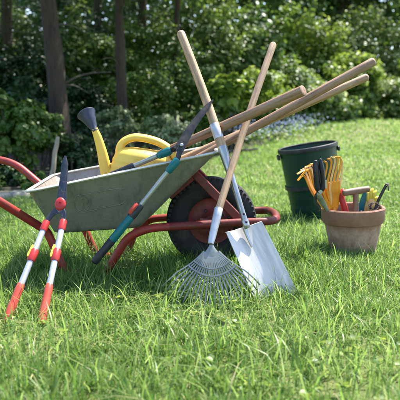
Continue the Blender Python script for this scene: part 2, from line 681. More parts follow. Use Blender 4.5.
    for i in range(25):
        a = -PI * .80 + 2 * PI * .80 * i / 24
        prof.append((R - .045 + .045 * math.cos(a), w * math.sin(a) * (1.0 if abs(a) > 1 else 1.0)))
    prof += [(R - .085, .02), (R - .085, -.02)]
    m = MB().lathe(prof + [prof[0]], wc, (0, 1, 0), 72)
    for i in range(52):                                   # tread lugs
        a = 2 * PI * i / 52
        for sg in (-1, 1):
            ca, sa = math.cos(a + sg * .035), math.sin(a + sg * .035)
            rad = Vector((ca, 0, sa))
            tan = Vector((-sa, 0, ca))
            c0 = wc + rad * (R - .007) + Vector((0, sg * .019, 0))
            m.strip([c0 - Vector((0, .013, 0)) - rad * .004, c0 + Vector((0, .013, 0)) - rad * .004], .013, tan, .012)
    m.build('tyre', M['tyre'], wheel)
    prof = [(.104, -.030), (.108, -.022), (.100, -.010), (.088, -.004), (.055, -.008), (.036, -.018), (.026, -.036), (.012, -.037), (.012, .037), (.026, .036), (.036, .018), (.055, .008), (.088, .004), (.100, .010), (.108, .022), (.104, .030), (.112, .026), (.114, 0), (.112, -.026)]
    MB().lathe(prof + [prof[0]], wc, (0, 1, 0), 64).build('rim', M['red_rust_shade'], wheel)
    for i in range(4):
        a = 2 * PI * i / 4 + .5
        for sg in (-1, 1):
            q = wc + Vector((math.cos(a) * .047, sg * .010, math.sin(a) * .047))
            MB().lathe([(.001, .008), (.005, .008), (.0062, .006), (.0062, -.002)], q, (0, sg, 0), 6).build('bolt', M['blade_grey'], wheel)
    MB().tube([wc + Vector((.085, -.006, .020)), wc + Vector((.072, -.022, .018)), wc + Vector((.064, -.026, .016))], [.0042, .004, .0036], 10).build('valve', M['black'], wheel)
    MB().tube([wc - Vector((0, .165, 0)), wc + Vector((0, .16, 0))], .010, 12).build('axle', M['blade_grey'], root)
    for y in (2.367, 2.617):
        m = MB()
        m.strip([Vector((wc.x - .045, y, .200)), Vector((wc.x + .045, y, .200))], .055, (0, 0, 1), .006)
        m.build('axle_bracket', M['red_rust_shade'], root)
    # struts from the nose to the rail
    for y, y2 in ((2.41, 2.375), (2.56, 2.61)):
        a = Vector((-.02, y, .392))
        b = Vector((.145, y2, .228))
        m = MB()
        m.strip([a, lerp(a, b, .5), b, b + Vector((.02, 0, -.012))], .034, (.7, 0, .7), .010)
        m.strip([a + Vector((-.10, 0, -.085)), a + Vector((.006, 0, .006))], .034, (-.7, .1, .7), .006)
        m.build('strut', M['red_rust_shade'], root)
    return root


build_barrow()


# ------------------------------------------------------------------ watering can in the tub
def build_can():
    Y = 2.48
    ez = Vector((.15, 0, .985)).normalized()
    ex = Vector((.985, 0, -.15)).normalized()
    ey = Vector((0, 1, 0))
    O = P(134, 206, Y)
    root = thing('watering_can', O, 'yellow plastic watering can with black rose lying in the wheelbarrow', 'watering can')

    def L(x, y, z):
        return O + ex * x + ey * y + ez * z
    rings, ts = [], []
    prof = [(.02, .014, .058), (.100, .072, .058), (.118, .082, .066)]
    z = .075
    while z < .20:
        q = z / .2
        rx = .136 - .024 * q
        ry = .090 - .012 * q
        rib = .0025 * (1 if (int(z / .012) % 2 == 0) else 0) if .12 < z < .195 else 0
        prof.append((rx + rib, ry + rib, z))
        z += .006
    prof += [(.108, .074, .205), (.100, .067, .214), (.082, .053, .222), (.055, .034, .227), (.01, .007, .229)]
    n = 56
    for rx, ry, z in prof:
        rings.append([L(rx * math.cos(2 * PI * j / n) + .012 * z / .2, ry * math.sin(2 * PI * j / n), z) for j in range(n)])
    MB().loft(rings).build('body', M['yellow'], root, 55)
    # loop handle over the top
    hp = curve([P(123, 162, Y), P(120, 150, Y), P(123.5, 142, Y), P(134, 137.5, Y), P(148, 139, Y), P(161, 143.5, Y), P(172, 152, Y), P(178, 168, Y), P(176, 184, Y)], 40)
    MB().tube(hp, [.0135 + .009 * max(0, 1 - i / 9) + .002 * math.sin(i / 40 * PI) for i in range(41)], 16, (1, 1.5), up=(0, 0, 1)).build('handle', M['yellow'], root)
    # spout
    sp = curve([P(118, 196, Y), P(110, 184, Y), P(105.5, 168, Y - .005), P(102, 152, Y - .01), P(98, 138, Y - .015), P(94.3, 128.5, Y - .02)], 30)
    rad = [lerp(.033, .0125, (i / 30) ** .8) for i in range(31)]
    spout = MB().tube(sp, rad, 20).build('spout', M['yellow'], root)
    a, b = P(94.6, 129.5, Y - .02), P(86.2, 113.5, Y + .015)
    ax = (b - a)
    h = ax.length
    pr = [(.0105, -.010), (.0125, 0), (.0125, .006), (.016, .014), (.0285, h * .72), (.0355, h * .93), (.0375, h * .97), (.0375, h), (.034, h + .003), (.018, h + .006), (.002, h + .007)]
    MB().lathe(pr, a, ax, 40).build('rose', M['blue_black'], spout)


build_can()


# ------------------------------------------------------------------ hedge shears
def seg_tube(m, pts, rad, n=14):
    return m.tube(pts, rad, n)


def shear_blade(m, pts, wid, wdir, th):
    return m.strip(pts, wid, wdir, th)


def build_red_shears():
    root = thing('hedge_shears', (-.42, 1.93, 0), 'hedge shears with white and red telescopic handles leaning on the left of the wheelbarrow', 'hedge shears')
    piv = P(60.5, 205, 2.115)
    tip = P(65.3, 156, 2.19)
    ax = (tip - piv).normalized()
    w = Vector((1, 0, 0))
    nrm = ax.cross(w).normalized()
    if nrm.y > 0:
        nrm = -nrm
    hnd = [
        # pts in px: tang end / collar / tube / sleeve / tube / grip end
        dict(c0=P(46.5, 222, 2.085), end=P(7, 331, 1.845)),
        dict(c0=P(63.3, 221, 2.085), end=P(42, 333, 1.83)),
    ]
    for h in hnd:
        h['end'].z = max(h['end'].z, .012)
    # two long blades, lying one over the other
    for k, (o, dx) in enumerate(((.0022, .004), (-.0022, -.004))):
        pts, wid = [], []
        for i in range(15):
            t = i / 14
            q = lerp(piv, tip, -.06 + 1.06 * t) + w * (dx * (1 - t) + .002 * math.sin(t * PI)) + nrm * (-o)
            pts.append(q)
            wid.append(.025 * (1 - .25 * t) * (1 if t < .85 else max(.12, (1 - t) / .15) ** .55))
        m = MB()
        m.strip(pts, wid, w, .0036)
        c0 = hnd[k]['c0']
        q = curve([lerp(piv, tip, -.04) - nrm * o + w * dx, lerp(piv, c0, .55) + w * (.004 if k else -.003), c0, lerp(c0, hnd[k]['end'], .03)], 10)
        m.strip(q, [.026, .025, .023, .02, .018, .017, .016, .015, .015, .015, .015], w, .0055)
        m.build('blade', M['blade_grey'], root)
    m = MB().lathe([(.001, .0075), (.004, .0075), (.0045, .0095), (.011, .0095), (.016, .0075), (.0182, .004), (.0185, 0), (.015, -.004)], piv + nrm * .002 + ax * .002, nrm, 32, 1.0, 1.25, xdir=w)
    m.build('pivot_cap', M['grip_red'], root)
    for h in hnd:
        c0, e = h['c0'], h['end']
        tube = MB().tube([lerp(c0, e, .02), lerp(c0, e, .70)], .0098, 18).build('handle', M['alu'], root)
        MB().tube([lerp(c0, e, -.005), lerp(c0, e, .01), lerp(c0, e, .085), lerp(c0, e, .10)], [.0115, .0125, .0125, .0115], 18).build('collar', M['grip_red'], tube)
        MB().tube([lerp(c0, e, .305), lerp(c0, e, .32), lerp(c0, e, .41), lerp(c0, e, .425)], [.0115, .0138, .0138, .0118], 18).build('lock_sleeve', M['grip_red'], tube)
        d = (e - c0).normalized()
        side = Vector((-1, 0, 0))
        side = (side - d * side.dot(d)).normalized() * .0105 + nrm * .006
        MB().strip([lerp(c0, e, .265) + side * .8, lerp(c0, e, .29) + side, lerp(c0, e, .37) + side * 1.15, lerp(c0, e, .385) + side * 1.0], .010, nrm.cross(d), .008).build('lock_tab', M['tab_yellow'], tube)
        pts = [lerp(c0, e, .665 + .335 * i / 10) for i in range(11)]
        MB().tube(pts, [.0115, .013, .0128, .0125, .0125, .0128, .0132, .0135, .0135, .0132, .012], 18, dome=.7).build('grip', M['grip_orange'], tube)


build_red_shears()


def build_teal_shears():
    root = thing('hedge_shears', (-.1, 2.2, .3), 'black bladed hedge shears with teal grips hanging over the wheelbarrow rim', 'hedge shears')
    piv = P(181.5, 145.5, 2.235)
    tip = P(213, 100, 2.33)
    ax = (tip - piv).normalized()
    w = ax.cross(Vector((0, -1, .35))).normalized()
    nrm = ax.cross(w).normalized()
    if nrm.y > 0:
        nrm = -nrm
    s1, e1 = P(177, 160.5, 2.215), P(94, 262.5, 2.17)
    s2, e2 = P(169, 151.2, 2.26), P(95, 182.3, 2.36)
    for k, (o, dx, st, s) in enumerate(((.0024, -.003, s1, 1), (-.0024, .003, s2, 0))):
        pts, wid = [], []
        for i in range(17):
            t = i / 16
            bow = w * (.012 * math.sin(t * PI) + dx * (1 - t))
            pts.append(lerp(piv, tip, -.10 + 1.10 * t) + bow * (-1 if w.x > 0 else 1) * .6 + nrm * o)
            wid.append(.033 * (1 - .45 * t) * (1 if t < .8 else max(.10, (1 - t) / .2) ** .6))
        m = MB()
        m.strip(pts, wid, w, .004)
        q = curve([lerp(piv, tip, -.05) + nrm * o, lerp(piv, st, .5) + nrm * o, st, lerp(st, (e1 if s else e2), .05)], 10)
        m.strip(q, [.030, .027, .024, .021, .019, .018, .017, .016, .016, .016, .016], w, .006)
        m.build('blade', M['blade_black'], root)
    MB().lathe([(.001, .008), (.0045, .0075), (.007, .005), (.0075, 0), (.006, -.012)], piv + nrm * .002, nrm, 20).build('pivot_bolt', M['steel'], root)
    # the front handle, over the side of the tub
    tube = MB().tube([lerp(s1, e1, .02), lerp(s1, e1, .55)], .0088, 18).build('handle', M['alu_grey'], root)
    MB().tube([lerp(s1, e1, -.015), lerp(s1, e1, .0), lerp(s1, e1, .05), lerp(s1, e1, .10), lerp(s1, e1, .115)], [.011, .0145, .014, .0125, .0095], 18).build('socket', M['teal'], tube)
    MB().tube([lerp(s1, e1, .43), lerp(s1, e1, .445), lerp(s1, e1, .54), lerp(s1, e1, .56)], [.0105, .0145, .0150, .0125], 18).build('lock_sleeve', M['black'], tube)
    d = (e1 - s1).normalized()
    up = (Vector((-.55, -.55, .5)) - d * Vector((-.55, -.55, .5)).dot(d)).normalized()
    MB().strip([lerp(s1, e1, .445) + up * .012, lerp(s1, e1, .46) + up * .0155, lerp(s1, e1, .52) + up * .0165, lerp(s1, e1, .535) + up * .013], [.014, .017, .017, .014], up.cross(d), .009).build('lock_button', M['grip_orange'], tube)
    MB().tube([lerp(s1, e1, t) for t in (.545, .56, .62, .70, .775, .785)], [.0115, .0138, .0138, .0145, .0148, .0125], 18, (1, 1.1)).build('grip', M['teal'], tube)
    MB().tube([lerp(s1, e1, t) for t in (.775, .79, .85, .92, .985)], [.0135, .0148, .0140, .0138, .0142], 18, dome=.7).build('grip_end', M['black'], tube)
    # the other handle, lying into the tub
    tube = MB().tube([lerp(s2, e2, .02), lerp(s2, e2, .62)], .0088, 18).build('handle', M['alu_grey'], root)
    MB().tube([lerp(s2, e2, -.03), lerp(s2, e2, .0), lerp(s2, e2, .06), lerp(s2, e2, .13), lerp(s2, e2, .15)], [.011, .0155, .015, .0128, .0095], 18).build('socket', M['teal'], tube)
    MB().tube([lerp(s2, e2, t) for t in (.45, .47, .57, .59)], [.0105, .0135, .0135, .0115], 18).build('lock_sleeve', M['black'], tube)
    MB().tube([lerp(s2, e2, t) for t in (.58, .60, .80, .985)], [.0115, .0132, .0128, .0135], 18, dome=.7).build('grip', M['black'], tube)


build_teal_shears()


# ------------------------------------------------------------------ wooden tool handles in the tub
def stick(label, a, b, r0, r1, mat, dome=.5, bend=.004):
    root_n = 'tool_handle'
    pts = []
    for i in range(17):
        t = i / 16
        pts.append(lerp(a, b, t) + Vector((0, 0, bend * math.sin(t * PI))))
    m = MB().tube(pts, [lerp(r0, r1, i / 16) for i in range(17)], 20, dome=dome)
    o = m.build(root_n, mat)
    return tag(o, label, 'tool handle', 'wooden tool handles lying in the wheelbarrow')


stick('thick pale wooden tool handle whose sawn end points at the camera above the bin', P(146, 160.5, 2.56), P(303.5, 90.5, 2.12), .0165, .0180, M['ash_old'], .12, 0)
stick('longest wooden tool handle rising steepest to the upper right from the wheelbarrow nose', P(183, 166.5, 2.44), P(373, 61.8, 2.41), .0150, .0165, M['ash_old'], .5, 0)
stick('slim wooden tool handle with rounded tip, lowest of those poking out to the right', P(158, 170.0, 2.54), P(366, 77.5, 2.52), .0150, .0150, M['ash'], .7, 0)


# ------------------------------------------------------------------ spade
def build_spade():
    root = thing('spade', (.26, 2.12, 0), 'steel border spade with wooden shaft standing against the wheelbarrow nose', 'spade')
    top = P(181, 34, 2.445)
    mid = P(222.5, 148, 2.275)
    neck = P(246.5, 226, 2.185)
    pts = [lerp(top, mid, i / 14) + Vector((.004 * math.sin(i / 14 * PI), .003 * math.sin(i / 14 * PI), 0)) for i in range(15)]
    sh = MB().tube(pts, [.0158 + .0010 * (i / 14) for i in range(15)], 20, dome=.8).build('shaft', M['ash'], root)
    pa, pb = P(215.8, 126, 2.30), P(220.5, 139, 2.285)
    MB().tube([lerp(top, mid, .80), lerp(top, mid, .805), lerp(top, mid, .915), lerp(top, mid, .92)], [.0168, .0176, .0176, .0170], 20).build('collar', M['alu'], sh)
    sp = [lerp(mid, neck, t) for t in (-.02, .0, .08, .3, .6, .85, 1.0)]
    MB().tube(sp, [.0168, .0176, .0168, .0134, .0112, .0102, .0118], 20).build('socket', M['steel'], root)
    TL, TR = P(226, 232.5, 2.175), P(262, 221.5, 2.215)
    BL, BR = P(257, 306, 2.085), P(299.5, 296, 2.125)
    nrm = (TR - TL).cross(BL - TL).normalized()
    if nrm.y > 0:
        nrm = -nrm
    grid = []
    C, R = 17, 20
    for i in range(-2, R + 1):
        row = []
        t = max(i, 0) / R
        l, r = lerp(TL, BL, t), lerp(TR, BR, t)
        for j in range(C):
            s = j / (C - 1)
            q = lerp(l, r, s)
            q = q - nrm * (.016 * (1 - (2 * s - 1) ** 2) * (1 - .35 * t)) + nrm * .004 * math.sin(t * PI)
            e = abs(2 * s - 1)
            if t > .85:
                q = q + (TL - BL).normalized() * .012 * e ** 4 * (t - .85) / .15
            if i < 0:
                q = q - nrm * (.006 * -i) * smooth(.15, .35, e) + (BL - TL).normalized() * .0015 * i
            row.append(q)
        grid.append(row)
    MB().sheet(grid, .0022).build('blade', M['spade_steel'], root, 35)
    for t in (.86, .96):
        q = lerp(mid, neck, t)
        MB().lathe([(.001, .0165), (.003, .016), (.0042, .0145), (.0042, .008)], q, nrm, 12).build('rivet', M['blade_grey'], root)
    # strap: the socket flattening onto the blade
    a = neck
    c = lerp(lerp(TL, TR, .5), lerp(BL, BR, .5), .02) + nrm * .000
    d = lerp(lerp(TL, TR, .48), lerp(BL, BR, .48), .27) - nrm * .006
    st = curve([lerp(mid, neck, .93), a, c, d], 14)
    k = len(st)
    MB().tube(st, [lerp(.0135, .0035, (i / (k - 1)) ** 2) for i in range(k)], 16, (.8, 1.1)).build('strap', M['steel'], root)


build_spade()


# ------------------------------------------------------------------ leaf rake
def build_rake():
    root = thing('leaf_rake', (.04, 2.05, 0), 'leaf rake with fanned silver tines and pale wooden shaft leaning in front of the wheel', 'rake')
    top = P(273, 45, 2.50)
    fer = P(217.5, 214, 2.15)
    pts = [lerp(top, fer, i / 16) + Vector((-.005 * math.sin(i / 16 * PI), 0, 0)) for i in range(17)]
    MB().tube(pts, [lerp(.0132, .0128, i / 16) for i in range(17)], 18, dome=.8).build('shaft', M['ash'], root)
    nk = P(211.3, 241, 2.105)
    MB().tube([lerp(fer, nk, t) for t in (-.22, -.2, .1, .55, .85, 1.1)], [.0138, .0148, .0148, .0135, .0125, .010], 20).build('ferrule', M['alu'], root)
    # the fan lies in a plane: neck at the top, tips on the ground
    axis_end = P(212.5, 314, 2.005)
    ax = (axis_end - nk).normalized()
    w = Vector((1, .06, .0))
    w = (w - ax * w.dot(ax)).normalized()
    nrm = ax.cross(w).normalized()
    if nrm.y > 0:
        nrm = -nrm
    Lf = (axis_end - nk).length
    NT = 22

    def fan(u, r, lift=0):
        a = u * math.radians(46)
        return nk + ax * (r * math.cos(a)) + w * (r * math.sin(a)) + nrm * lift
    # solid plate from the neck, then slots
    grid = []
    for i in range(8):
        r = lerp(.004, Lf * .22, i / 7)
        grid.append([fan((j / 10 * 2 - 1) * lerp(.45, .80, i / 7), r + .010, .004 * (1 - (j / 5 - 1) ** 2)) for j in range(11)])
    MB().sheet(grid, .003).build('head_plate', M['rake_steel'], root)
    for k in range(NT):
        u = (k / (NT - 1)) * 2 - 1
        jit = random.uniform(-.012, .012)
        ln = Lf * (1.0 - .12 * abs(u) ** 2) + random.uniform(-.004, .004)
        pts, wid = [], []
        for i in range(16):
            t = i / 15
            r = lerp(Lf * .18, ln * 1.03, t)
            uu = u * lerp(.78, 1.02, min(1, t * 1.6)) + jit * t
            lift = .003 + .010 * math.sin(t * PI * .9)
            if t > .86:
                lift -= 0.10 * (t - .86) ** 1.2 * .9
            pts.append(fan(uu, r, lift))
            wid.append(lerp(.0052, .0046, t))
        MB().strip(pts, wid, [w] * 16, .0016).build('tine', M['rake_steel'], root)
    for r, hw in ((.50, .92), (.40, .88)):
        pts = [fan((j / 16 * 2 - 1) * hw, Lf * r * (1 - .05 * abs(j / 8 - 1)), .0135) for j in range(17)]
        MB().strip(pts, .006 if r > .45 else .004, [nrm.cross((pts[min(i + 1, 16)] - pts[max(i - 1, 0)]).normalized()) for i in range(17)], .0045).build('brace', M['rake_steel'], root)


build_rake()


# ------------------------------------------------------------------ bin
def build_bin():
    Y = 3.62
    O = P(317.5, 220.5, Y)
    O.z = hz(O.x, Y) - .005
    root = thing('garden_bin', O, 'dark green round garden bin with black rim standing on the lawn behind the pot', 'bin')
    ax = (P(312.5, 146, Y + .0) - O)
    H = ax.length
    ax = (ax.normalized() + Vector((-.07, -.01, 0))).normalized()
    r0, r1 = .131, .1605
    pr = [(.002, .004), (r0 - .01, .0), (r0, .008)]
    for i in range(1, 24):
        t = i / 24
        z = H * t
        r = lerp(r0, r1, t ** .8)
        if abs(t - .50) < .03 or abs(t - .2) < .02:
            r += .004
        pr.append((r, z))
    pr += [(r1 + .001, H), (r1 - .004, H), (r1 - .006, H - .02), (r0 - .002, .03), (.002, .02)]
    body = MB().lathe(pr, O, ax, 64).build('body', M['bin_green'], root)
    rim = [(r1 - .006, H - .004), (r1 - .007, H + .006), (r1, H + .009), (r1 + .007, H + .006), (r1 + .009, H - .006), (r1 + .007, H - .016), (r1 + .002, H - .016), (r1 + .001, H - .006)]
    MB().lathe(rim + [rim[0]], O, ax, 64).build('rim', M['black'], root)
    t = .5
    rb = lerp(r0, r1, t ** .8) + .0045
    st = [(rb, H * t - .012), (rb + .004, H * t - .010), (rb + .004, H * t + .010), (rb, H * t + .012)]
    MB().lathe(st + [st[0]], O, ax, 64).build('strap', M['black'], root)
    x = (Vector((1, 0, 0)) - ax * ax.x).normalized()
    for sg in (-1, 1):
        c = O + ax * (H - .035) + x * sg * (r1 + .004)
        y = ax.cross(x)
        m = MB()
        m.strip([c - y * .028, c - y * .025 + x * sg * .007, c + y * .025 + x * sg * .007, c + y * .028], .028, ax, .010)
        m.build('carry_lug', M['black'], root)


build_bin()


# ------------------------------------------------------------------ pot and what stands in it
POT_Y = 2.74
POT = P(352.5, 258, POT_Y)
POT.z = 0.0


def build_pot():
    root = thing('flower_pot', POT, 'weathered terracotta flower pot full of small hand tools', 'flower pot')
    ax = Vector((-.03, 0, 1)).normalized()
    H = .213
    body = [(.002, 0), (.088, 0), (.094, .004), (.1215, H - .064), (.122, H - .06), (.113, H - .06), (.100, .05), (.002, .045)]
    MB().lathe(body, POT, ax, 72).build('body', M['terracotta'], root)
    rim = [(.1225, H - .066), (.129, H - .064), (.1325, H - .058), (.1365, H - .012), (.1365, H - .004), (.132, H + .001), (.124, H), (.119, H - .006), (.114, H - .062)]
    MB().lathe(rim + [rim[0]], POT, ax, 72).build('rim', M['terracotta'], root)
    soil = [(.001, H - .048)] + [(.115 * i / 6, H - .048 + .004 * math.sin(i * 2.1)) for i in range(1, 7)] + [(.114, H - .07), (.001, H - .07)]
    MB().lathe(soil, POT, ax, 40).build('soil', M['soil'], root)


build_pot()


def hand_rake(label, base, fan_px, depth, mats, collar, hw):
    """small plastic hand rake standing on its handle: tines in a fan, tips curled over"""
    root = thing('hand_rake', base, label, 'hand rake', 'orange hand rakes in the pot')
    for i, (mx, my, tx, ty, cx, cy, yo) in enumerate(fan_px):
        b = base + Vector(((i - len(fan_px) / 2) * .0045, 0, .01 * (i % 2)))
        p0, p1, p2 = P(mx, my, depth + yo), P(tx, ty, depth + yo * 1.5), P(cx, cy, depth + yo * 1.6 - .025)
        pts = curve([b, p0, p1, p2], 18)
        wid = [lerp(.0155, .0075, (k / 18) ** .7) for k in range(19)]
        MB().strip(pts, wid, Vector((.9, .45, .05)), .0035).build('tine', mats[i % len(mats)], root)
    a = base + Vector((0, 0, .02))
    MB().strip([base + Vector((0, 0, -.01)), base + Vector((0, 0, .02)), lerp(base, collar, .6), collar], [.022, .6 * hw, .9 * hw, hw], Vector((1, .15, 0)), .008).build('head', M['orange'], root)
    MB().tube([base + Vector((.0, 0, -.055)), base + Vector((0, 0, .005))], .011, 14, dome=.5).build('handle', M['orange'], root)


hand_rake('orange hand rake in the pot, its curled tines fanned out over the left rim', P(328, 209, POT_Y - .03), [
    (312, 192, 304, 176, 297.5, 180.5, .0), (313, 190, 305, 172, 297, 174, .01), (314, 188, 308, 171, 301, 171.5, .02),
    (315, 187, 309.5, 169.5, 301, 176, -.01), (316, 187, 311, 168, 300.5, 170.5, .03), (317.5, 187, 315.5, 165.5, 309, 164.5, .04), (317, 186, 314, 167, 305, 167, .04)], POT_Y - .05, [M['orange'], M['orange_pale'], M['orange']], P(317, 193, POT_Y - .045), .038)
hand_rake('orange hand rake in the pot with upright tines beside the wooden T handle', P(334, 209, POT_Y - .02), [
    (323, 190, 327, 166, 324, 161, -.02), (327, 188, 331.5, 163, 327.5, 158.5, -.01), (330, 187, 335, 161, 330.5, 157, .0),
    (333, 187, 338, 160, 333.5, 156.5, .01), (336, 188, 341, 161, 337, 156.5, .02), (339, 190, 342.5, 166, 340.5, 158, .03)],
    POT_Y - .03, [M['orange'], M['orange'], M['orange_pale']], P(331.5, 182, POT_Y - .02), .078)
# a wide plate joins the upright tines lower down


def build_secateurs():
    Y = POT_Y - .105
    o = P(321, 207, Y)
    root = thing('secateurs', o, 'black handled secateurs tucked upside down between the orange hand rakes', 'secateurs')
    piv = P(320, 191.5, Y)
    for (x0, y0, x1, y1, x2, y2) in ((317.4, 186, 316.2, 174, 315.4, 161.5), (322.8, 187, 322.4, 174, 320.4, 159.8)):
        pts = curve([piv + Vector((0, 0, -.004)), P(x0, y0, Y), P(x1, y1, Y - .004), P(x2, y2, Y)], 14)
        h = MB().tube(pts, [.0075, .0095, .0115, .013, .0135, .0135, .013, .0128, .0128, .0125, .013, .0135, .0130, .0115, .009], 16, (.8, 1), dome=.6).build('handle', M['black'], root)
    MB().strip([P(325.6, 180, Y - .008), P(325.8, 188, Y - .008)], .008, (1, 0, 0), .006).build('catch', M['steel'], root)
    MB().lathe([(.001, .006), (.008, .006), (.0095, .003), (.0095, -.006)], piv + Vector((0, -.008, 0)), (0, -1, 0), 24).build('pivot', M['steel'], root)
    MB().strip(curve([piv, P(319, 196, Y), P(323, 203, Y + .01), P(327.5, 211, Y + .015)], 10), [.014, .016, .019, .021, .023, .024, .024, .023, .02, .016, .010], (1, 0, .5), .004).build('blade', M['rake_steel'], root)
    MB().strip(curve([piv, P(316, 196, Y + .006), P(315.5, 203, Y + .012), P(319, 211, Y + .02)], 8), [.018, .018, .016, .015, .014, .013, .012, .011, .01], (1, 0, 0), .005).build('counter_blade', M['blade_grey'], root)


build_secateurs()


def build_dibber():
    Y = POT_Y - .05
    root = thing('dibber', P(356, 214, Y), 'wooden dibber with T shaped grip standing in the middle of the pot', 'dibber')
    a, b = P(343.5, 193, Y), P(368.5, 189, Y + .02)
    pts = [lerp(a, b, i / 10) for i in range(11)]
    MB().tube(pts, [.0130, .0138, .0142, .0145, .0146, .0147, .0146, .0145, .0142, .0138, .0130], 20, dome=.35).build('grip', M['dark_wood'], root)
    MB().tube([P(355.8, 191, Y + .01), P(355.8, 199, Y + .01), P(355.6, 216, Y + .01)], [.0128, .0122, .014], 18).build('stem', M['dark_wood'], root)


build_dibber()


def build_pot_smalls():
    # red handle
    Y = POT_Y - .02
    r = thing('hand_fork', P(345, 214, Y), 'small fork with red plastic handle leaning behind the dibber grip', 'hand fork')
    MB().tube(curve([P(346.5, 219, Y), P(344.5, 208, Y), P(342, 198, Y), P(343, 190, Y + .02)], 12), [.011, .0125, .014, .0145, .0145, .014, .013, .0125, .012, .0115, .0115, .011, .009], 16, dome=.6).build('handle', M['grip_red'], r)
    # teal trowel: blade up
    Y = POT_Y + .01
    r = thing('trowel', P(362, 214, Y), 'dark teal trowel standing blade up right of the dibber', 'trowel')
    base, tip = P(361, 213, Y), P(366.5, 191, Y + .01)
    ax = tip - base
    w = Vector((1, .5, .25))
    w = (w - ax.normalized() * w.dot(ax.normalized())).normalized()
    nn = ax.normalized().cross(w)
    grid = []
    for i in range(12):
        t = i / 11
        hw = .017 * (1 - t ** 3.2) ** .6 + .001
        grid.append([lerp(base, tip, t) + w * hw * (j / 3 - 1) + nn * .007 * (j / 3 - 1) ** 2 for j in range(7)])
    MB().sheet(grid, .002).build('blade', M['teal'], r)
    MB().tube([base + ax.normalized() * .012, base - ax.normalized() * .03], .006, 12).build('neck', M['steel'], r)
    # yellow glove, crumpled, fingers up
    Y = POT_Y + .035
    r = thing('garden_glove', P(370, 212, Y), 'crumpled yellow and tan garden glove stuffed in the right of the pot', 'glove')
    m = MB()
    rings = []
    for i in range(9):
        t = i / 8
        c = lerp(P(369.5, 214, Y), P(371, 199, Y), t)
        rings.append([c + Vector((math.cos(a) * (.024 + .004 * math.sin(3 * a + i)), math.sin(a) * .015, .003 * math.sin(2 * a + i * 1.3))) * (1 if t < .9 else .8) for a in [2 * PI * q / 18 for q in range(18)]])
    m.loft(rings)
    m.build('cuff', M['orange_pale'], r)
    for (x0, y0, x1, y1, x2, y2) in ((368, 202, 367.5, 196, 369.5, 191.5), (370, 201, 370.5, 194, 372.5, 189), (372.5, 201, 373.5, 195, 376, 191), (374.5, 203, 376, 199, 378.5, 197)):
        m = MB().tube(curve([P(x0, y0, Y), P(x1, y1, Y - .006), P(x2, y2, Y)], 8), [.0085, .0088, .0088, .0085, .0085, .0082, .008, .0075, .006], 12, dome=.8)
        m.build('finger', M['tab_yellow'], r)
    # black hooked weeder
    Y = POT_Y - .02
    r = thing('weeding_hook', P(377, 213, Y), 'black weeding tool with a bent hook blade at the right rim of the pot', 'weeder')
    MB().tube(curve([P(374, 216, Y), P(376, 207, Y), P(379, 199, Y), P(383, 191, Y), P(386, 185.5, Y)], 16), [.0085] * 4 + [.0065] * 13, 12).build('shank', M['blade_black'], r)
    MB().strip(curve([P(385.3, 186.5, Y), P(386.4, 184, Y), P(388, 184.8, Y - .01), P(388.8, 190.5, Y - .02)], 10), [.012, .014, .016, .018, .020, .022, .022, .020, .017, .012, .006], (.55, 1, .1), .004).build('hook', M['blade_black'], r)
    # twine
    r = thing('twine_coil', P(375, 208, Y), 'tangle of dark brown twine lying on the right rim of the pot', 'twine')
    pts = []
    rr = random.Random(3)
    for i in range(60):
        a = i * .62
        pts.append(P(374.5 + 4.6 * math.cos(a) * (1 + .25 * math.sin(i * .37)), 206.3 + 3.6 * math.sin(a + .3 * math.sin(i * .21)), Y - .055 + .012 * math.sin(i * .9)))
    MB().tube(curve(pts, 240), .0017, 6).build('cord', M['twig'], r)


build_pot_smalls()


# ------------------------------------------------------------------ foliage
def np_mesh(name, verts, faces_list, rnd, mat, parent=None):
    """verts (n,3); faces_list: list of int arrays (m,k); rnd per vertex"""
    me = bpy.data.meshes.new(name)
    base = np.array(parent_base(parent)) if parent else np.zeros(3)
    verts = (verts - base).astype(np.float32)
    me.vertices.add(len(verts))
    me.vertices.foreach_set('co', verts.ravel())
    nl = sum(f.size for f in faces_list)
    npoly = sum(len(f) for f in faces_list)
    me.loops.add(nl)
    me.polygons.add(npoly)
    me.loops.foreach_set('vertex_index', np.concatenate([f.ravel() for f in faces_list]).astype(np.int32))
    tot = np.concatenate([np.full(len(f), f.shape[1], dtype=np.int32) for f in faces_list])
    st = np.concatenate([[0], np.cumsum(tot)[:-1]]).astype(np.int32)
    me.polygons.foreach_set('loop_start', st)
    me.update(calc_edges=True)
    at = me.attributes.new('rnd', 'FLOAT', 'POINT')
    at.data.foreach_set('value', rnd.astype(np.float32))
    me.shade_smooth()
    me.materials.append(mat)
    o = bpy.data.objects.new(name, me)
    COL.objects.link(o)
    if parent:
        o.parent = parent
    return o


def unit(a):
    return a / np.maximum(np.linalg.norm(a, axis=1, keepdims=True), 1e-9)


def leaf_arrays(c, nrm, size, aspect, fold=.25, curl=.15, droop=.3):
    """leaf blades with a folded midrib: 8 vertices, 6 faces each"""
    n = len(c)
    r = rng.normal(size=(n, 3))
    r[:, 2] -= droop
    d = unit(r - nrm * np.sum(r * nrm, axis=1, keepdims=True))
    s = np.cross(nrm, d)
    size = size[:, None]
    hw = size * aspect * .5
    b = c - d * size * .5
    tp = c + d * size * .5 - nrm * size * curl
    m1 = c - d * size * .15
    m2 = c + d * size * .22 - nrm * size * curl * .3
    up1 = nrm * hw * fold
    V = np.stack([b, m1 + s * hw + up1, m2 + s * hw * .78 + up1, tp, m2 - s * hw * .78 + up1, m1 - s * hw + up1, m1, m2], axis=1)
    o = (np.arange(n) * 8)[:, None]
    tri = np.concatenate([o + np.array([[0, 1, 6]]), o + np.array([[0, 6, 5]]), o + np.array([[7, 2, 3]]), o + np.array([[7, 3, 4]])])
    quad = np.concatenate([o + np.array([[6, 1, 2, 7]]), o + np.array([[5, 6, 7, 4]])])
    return V.reshape(-1, 3), [tri, quad]


